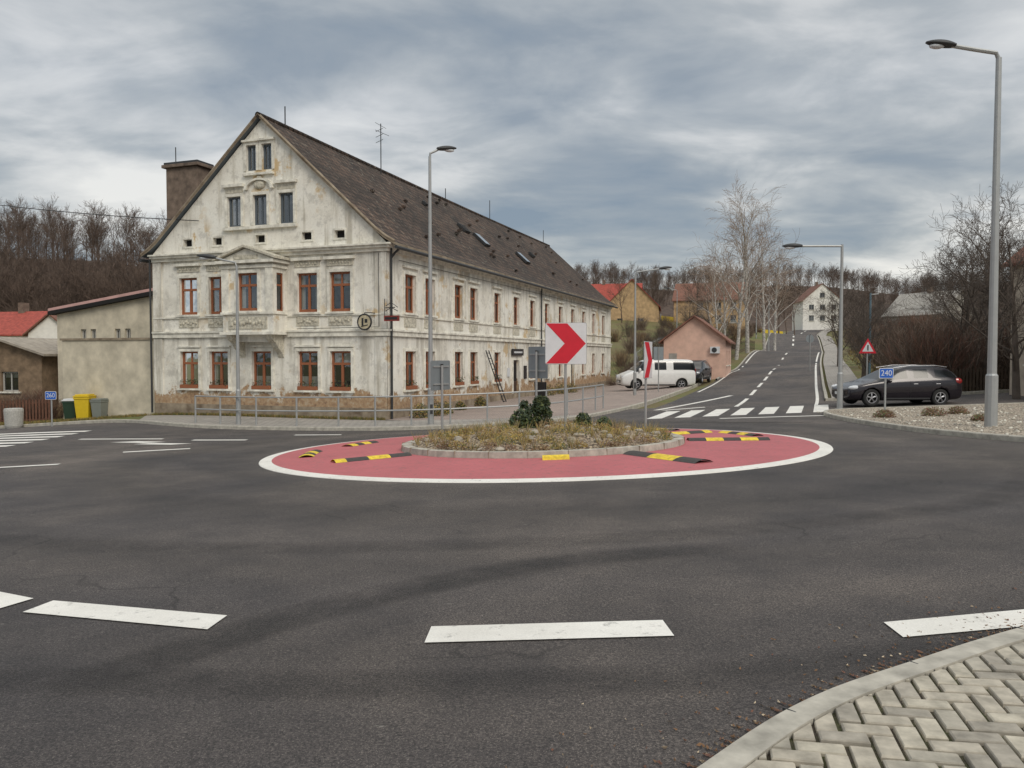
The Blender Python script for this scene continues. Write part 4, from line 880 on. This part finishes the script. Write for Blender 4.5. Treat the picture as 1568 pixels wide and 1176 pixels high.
def fence(name,line,h,m,gap=.16,w=.09):
    b=B(); L=dens(line,gap,False)
    for i,(x,y) in enumerate(L):
        z=H(x,y); a=math.atan2(line[-1][1]-line[0][1],line[-1][0]-line[0][0]); M=Matrix.Translation((x,y,z))@Matrix.Rotation(a,4,'Z'); b.box(-w/2,w/2,-.012,.012,-.05,h+R.uniform(-.02,.02),m,M)
    for hh in (.25,h-.2):
        for i in range(0,len(L)-1,1):
            p,q=L[i],L[i+1]; b.tube([(p[0],p[1]+.03,H(*p)+hh),(q[0],q[1]+.03,H(*q)+hh)],.025,m,4,False)
    b.obj(name)
DW=pm('dark_wood',(.07,.048,.033),.9,.4,5)
fence('wooden_fence',[(18.6,35.9),(30,35.9)],1.1,DW); fence('wooden_fence',[(-32,38.5),(-22.6,38.2)],1.25,pm('brown_fence',(.15,.07,.045),.9,.4,5))
fence('picket_fence',[(11.5,70),(13,82),(18,92)],1.2,GALV,.4,.05)
fence('picket_fence',[(17.5,69),(30,97)],1.2,DW,.5,.06)
# ------------------------------------------------------------------ cars
CARG=solid('car_window',(.010,.012,.014),.12,0); HEADL=solid('headlight',(.6,.62,.65),.15,.2,coat=1); TAILL=solid('taillight',(.3,.01,.01),.2,coat=1)
def car(name,x,y,yaw,paint,st,wheels,Wd,wr=.33,z=0,van=False,pill=()):
    e=empty(name,(x,y,H(x,y)+z),yaw); L=st[-1][0]
    vs=[];fs=[];mt=[]
    def ringp(s):
        X,lo,be,tp,w,wt=s; w=w*Wd/1.8; wt=wt*Wd/1.8
        return [(0,lo),(w*.8,lo),(w*.96,lo+.08),(w*1.0,(lo+be)*.5),(w*.985,be-.08),(w*.945,be),(wt+(w*.945-wt)*.12,tp-.08 if tp-be>.2 else be+(tp-be)*.6),(wt*.86,tp-.012),(0,tp)]
    n=9
    for s in st:
        for sg in (1,-1):
            for (a,z_) in ringp(s): vs.append((s[0]-L/2,sg*a,z_))
    for i in range(len(st)-1):
        gmax=max(st[i][3]-st[i][2],st[i+1][3]-st[i+1][2])
        for sg in (0,1):
            for k in range(n-1):
                a=i*2*n+sg*n+k; c=a+2*n; f=(a,c,c+1,a+1) if sg else (a,a+1,c+1,c); fs.append(f)
                mid=(st[i][0]+st[i+1][0])/2; m=0
                if k==0: m=2
                if k==5 and gmax>.25 and not any(abs(mid-p)<.07 for p in pill): m=1
                if k in (6,7) and gmax>.25 and abs(st[i][3]-st[i+1][3])/(st[i+1][0]-st[i][0]+1e-6)>.42: m=1
                mt.append(m)
    for i in (0,len(st)-1):
        for k in range(n-1): a=i*2*n+k; fs.append((a,a+1,a+n+1,a+n)); mt.append(0)
    me=bpy.data.meshes.new('body'); me.from_pydata(vs,[],fs)
    for m in (paint,CARG,BLACKP): me.materials.append(m)
    me.polygons.foreach_set('material_index',mt)
    bm=bmesh.new(); bm.from_mesh(me); bmesh.ops.remove_doubles(bm,verts=bm.verts,dist=.0005); bmesh.ops.recalc_face_normals(bm,faces=bm.faces); bm.to_mesh(me); bm.free(); me.update()
    for p in me.polygons: p.use_smooth=True
    o=bpy.data.objects.new('body',me); sc.collection.objects.link(o); o.parent=e
    sb=o.modifiers.new('s','SUBSURF'); sb.levels=2; sb.render_levels=2
    cb=B()
    for wx in wheels:
        for sg in (1,-1): cb.cyl((wx-L/2,sg*Wd*.5,wr),(0,1,0),wr+.055,.5,BLACKP,28)
    co=cb.obj('well_cutter',e); bo=o.modifiers.new('b','BOOLEAN'); bo.object=co; bo.solver='EXACT'
    try: bo.material_mode='TRANSFER'
    except Exception: pass
    bpy.context.view_layer.update(); dg=bpy.context.evaluated_depsgraph_get(); nm=bpy.data.meshes.new_from_object(o.evaluated_get(dg)); o.modifiers.clear(); o.data=nm; bpy.data.objects.remove(co)
    for wi,wx in enumerate(wheels):
        for sg in (1,-1):
            b=B(); yy=sg*(Wd*.5-.13); X0=wx-L/2
            pr=[(-.1,wr*.62),(-.105,wr*.9),(-.08,wr),(.08,wr),(.105,wr*.9),(.1,wr*.62),(.06,wr*.6),(-.06,wr*.6)]; nn=28; v=[];f=[]
            for i in range(nn):
                t=2*math.pi*i/nn
                for (a,r) in pr: v.append((X0+r*math.cos(t),yy+a,wr+r*math.sin(t)))
            for i in range(nn):
                for k in range(8): f.append((i*8+k,i*8+(k+1)%8,((i+1)%nn)*8+(k+1)%8,((i+1)%nn)*8+k))
            b.add(v,f,TYRE); b.cyl((X0,yy-sg*.03,wr),(0,1,0),wr*.6,.05,DARK,24); b.cyl((X0,yy+sg*.055,wr),(0,1,0),wr*.16,.06,ALLOY,12)
            for k in range(5):
                t=2*math.pi*k/5+.3
                for off in (-.09,.09): b.tube([(X0+wr*.12*math.cos(t),yy+sg*.07,wr+wr*.12*math.sin(t)),(X0+wr*.6*math.cos(t+off),yy+sg*.06,wr+wr*.6*math.sin(t+off))],.022,ALLOY,5)
            b.tube([(X0+wr*.61*math.cos(2*math.pi*i/24),yy+sg*.085,wr+wr*.61*math.sin(2*math.pi*i/24)) for i in range(25)],.02,ALLOY,5)
            b.obj('wheel_%d%s'%(wi,'l' if sg>0 else 'r'),e)
    b=B(); hw=Wd/2; fx=-L/2
    for sg in (1,-1):
        if van: b.box(fx+.0,fx+.2,sg*(hw-.32)-.13,sg*(hw-.32)+.13,.72,.92,HEADL); b.box(-fx-.08,-fx+.012,sg*(hw-.16)-.07,sg*(hw-.16)+.07,.8,1.35,TAILL)
        else: b.ball((fx+.34,sg*(hw-.20),.72),(.3,.12,.1),HEADL,12,8); b.ball((-fx-.24,sg*(hw-.13),.98),(.2,.09,.13),TAILL,12,8)
        mx=fx+(1.55 if not van else 1.15); b.ball((mx,sg*(hw+.1),1.0 if not van else 1.25),(.09,.12,.08 if not van else .14),paint,10,6)
        for hx in pill[:2]: b.box(fx+hx+.12,fx+hx+.3,sg*(hw*.985)-.015,sg*(hw*.985)+.02,.86,.89,ALLOY if not van else BLACKP)
        b.box(fx+wheels[0]+.45,fx+wheels[1]-.45,sg*hw*.98-.02,sg*hw*.98+.012,.27,.33,BLACKP)
        for hx in pill: b.box(fx+hx-.006,fx+hx+.006,sg*hw*.988-.01,sg*hw*.988+.009,.33,.95 if not van else 1.0,BLACKP)
        if not van: b.tube([(fx+1.9,sg*hw*.70,1.50),(fx+2.6,sg*hw*.72,1.60),(fx+3.6,sg*hw*.72,1.60),(fx+4.1,sg*hw*.70,1.53)],.014,ALLOY,5)
    b.box(fx-.01,fx+.06,-.5,.5,.42,.6,BLACKP); b.box(fx-.02,fx+.02,-.26,.26,.44,.55,SIGNW); b.box(-fx-.02,-fx+.012,-.26,.26,.62,.73,SIGNW)
    b.obj('lights_mirrors_trim',e,bevel=.008); return e
CB=solid('black_car_paint',(.013,.010,.016),.25,.2,coat=.6); CW=solid('white_van_paint',(.74,.74,.73),.35,coat=.4); CG=solid('dark_car_paint',(.02,.022,.028),.3,.2,coat=.6)
mpv=[(0,.36,.60,.63,.60,.5),(.06,.25,.68,.72,.74,.6),(.35,.2,.80,.84,.85,.66),(.8,.2,.9,.95,.885,.72),(1.15,.2,.96,1.02,.9,.74),(1.75,.2,1.0,1.36,.905,.68),(2.1,.2,1.01,1.52,.905,.65),(2.43,.2,1.02,1.59,.905,.64),(2.53,.2,1.02,1.60,.905,.64),(3.35,.2,1.05,1.61,.905,.64),(3.45,.2,1.05,1.6,.905,.64),(4.0,.2,1.08,1.55,.9,.62),(4.3,.22,1.1,1.46,.88,.6),(4.6,.24,1.04,1.12,.83,.62),(4.68,.3,.85,.9,.76,.6),(4.7,.4,.7,.74,.7,.55)]
car('parked_car',15.45,31.6,math.radians(4),CB,mpv,(.92,3.72),1.82,.335,pill=(2.48,3.4))
vn=[(0,.36,.62,.66,.72,.6),(.05,.25,.8,.86,.84,.72),(.3,.2,.98,1.05,.9,.78),(.85,.2,1.1,1.2,.93,.82),(1.15,.2,1.14,1.5,.94,.82),(1.55,.2,1.15,1.85,.94,.8),(1.85,.2,1.15,1.93,.945,.8),(2.0,.2,1.15,1.95,.945,.8),(3.1,.2,1.15,1.96,.945,.8),(3.2,.2,1.15,1.96,.945,.8),(4.5,.2,1.15,1.95,.94,.8),(4.75,.22,1.14,1.9,.93,.79),(4.87,.25,1.1,1.6,.92,.8),(4.9,.36,.9,1.0,.88,.78)]
car('white_van',9.4,51.5,math.radians(6),CW,vn,(.95,3.95),1.92,.34,pill=(1.92,3.15),van=True,z=.12)
car('parked_car',12.9,55.5,math.radians(65),CG,mpv,(.92,3.72),1.8,.33,pill=(2.48,3.4),z=.1)
b=B(); x,y=BL(1.8,15.0); M=Matrix.Translation((x,y,H(x,y)+.12))@Matrix.Rotation(yawB,4,'Z'); b.box(-.3,.3,-.02,.02,0,.95,BLACKP,M@Matrix.Rotation(.15,4,'X')); b.box(-.3,.3,.2,.24,0,.95,BLACKP,M@Matrix.Rotation(-.1,4,'X')); b.obj('pavement_menu_board')
# ------------------------------------------------------------------ world, sun, camera
w=bpy.data.worlds.new('World'); sc.world=w; w.use_nodes=True; t=w.node_tree; bg=t.nodes['Background']
sky=t.nodes.new('ShaderNodeTexSky'); sky.sky_type='NISHITA'; sky.sun_disc=False; sky.sun_elevation=math.radians(38); sky.sun_rotation=math.radians(150)
tc=t.nodes.new('ShaderNodeTexCoord'); sp=t.nodes.new('ShaderNodeSeparateXYZ'); t.links.new(tc.outputs['Generated'],sp.inputs[0])
def mth(op,a,b=0,cl=False):
    m=t.nodes.new('ShaderNodeMath'); m.operation=op; m.use_clamp=cl
    for i,v in enumerate((a,b)):
        if isinstance(v,(int,float)): m.inputs[i].default_value=v
        else: t.links.new(v,m.inputs[i])
    return m.outputs[0]
zz=mth('ADD',mth('MAXIMUM',sp.outputs[2],0),.16); cb=t.nodes.new('ShaderNodeCombineXYZ'); t.links.new(mth('DIVIDE',sp.outputs[0],zz),cb.inputs[0]); t.links.new(mth('MULTIPLY',mth('DIVIDE',sp.outputs[1],zz),1.25),cb.inputs[1])
def wn(scale,det,rough,dist=0,loc=(0,0,0)):
    mp=t.nodes.new('ShaderNodeMapping'); mp.inputs['Location'].default_value=loc; t.links.new(cb.outputs[0],mp.inputs[0]); n=t.nodes.new('ShaderNodeTexNoise'); n.inputs['Scale'].default_value=scale; n.inputs['Detail'].default_value=det; n.inputs['Roughness'].default_value=rough; n.inputs['Distortion'].default_value=dist; t.links.new(mp.outputs[0],n.inputs['Vector']); return n.outputs['Fac']
def wr(f,pts):
    r=t.nodes.new('ShaderNodeValToRGB'); e=r.color_ramp.elements; e[0].position=pts[0][0]; e[1].position=pts[-1][0]
    for p in pts[1:-1]: e.new(p[0])
    for i,p in enumerate(pts): e[i].color=(*p[1],1)
    t.links.new(f,r.inputs[0]); return r.outputs[0]
f=mth('ADD',mth('MULTIPLY',wn(.75,5,.5,.3,(3,1,0)),.58),mth('MULTIPLY',wn(2.0,7,.55,.35,(7,2,0)),.42))
cl=wr(f,[(.34,(.24,.30,.37)),(.43,(.33,.375,.42)),(.50,(.47,.50,.52)),(.56,(.66,.67,.67)),(.64,(.84,.835,.81))])
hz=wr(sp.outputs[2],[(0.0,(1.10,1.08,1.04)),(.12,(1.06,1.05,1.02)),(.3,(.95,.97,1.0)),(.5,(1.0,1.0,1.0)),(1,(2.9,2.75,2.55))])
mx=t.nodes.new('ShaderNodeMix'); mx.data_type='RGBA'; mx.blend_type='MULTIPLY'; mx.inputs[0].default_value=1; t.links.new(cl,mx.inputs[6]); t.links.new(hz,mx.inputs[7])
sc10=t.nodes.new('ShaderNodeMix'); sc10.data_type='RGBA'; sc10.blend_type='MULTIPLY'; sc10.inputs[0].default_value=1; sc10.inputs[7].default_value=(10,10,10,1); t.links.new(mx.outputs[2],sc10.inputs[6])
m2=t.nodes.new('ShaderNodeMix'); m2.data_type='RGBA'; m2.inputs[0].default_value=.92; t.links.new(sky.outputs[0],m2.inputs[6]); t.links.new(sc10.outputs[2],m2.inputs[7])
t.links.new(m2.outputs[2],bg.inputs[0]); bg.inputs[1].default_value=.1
sl=bpy.data.lights.new('sun','SUN'); sl.energy=1.5; sl.angle=math.radians(25); sl.color=(1,.92,.80); so=bpy.data.objects.new('sun',sl); sc.collection.objects.link(so)
az=math.radians(150); el=math.radians(38); dv=Vector((math.sin(az)*math.cos(el),math.cos(az)*math.cos(el),math.sin(el))); so.rotation_euler=dv.to_track_quat('Z','Y').to_euler()
cam=bpy.data.cameras.new('camera'); cam.sensor_width=36; cam.lens=27.55; cam.clip_end=5000; co=bpy.data.objects.new('camera',cam); sc.collection.objects.link(co); co.location=(0,0,1.6); co.rotation_euler=(math.radians(90-2.05),0,0); sc.camera=co
sc.view_settings.view_transform='Standard'; sc.view_settings.look='None'; sc.view_settings.exposure=0
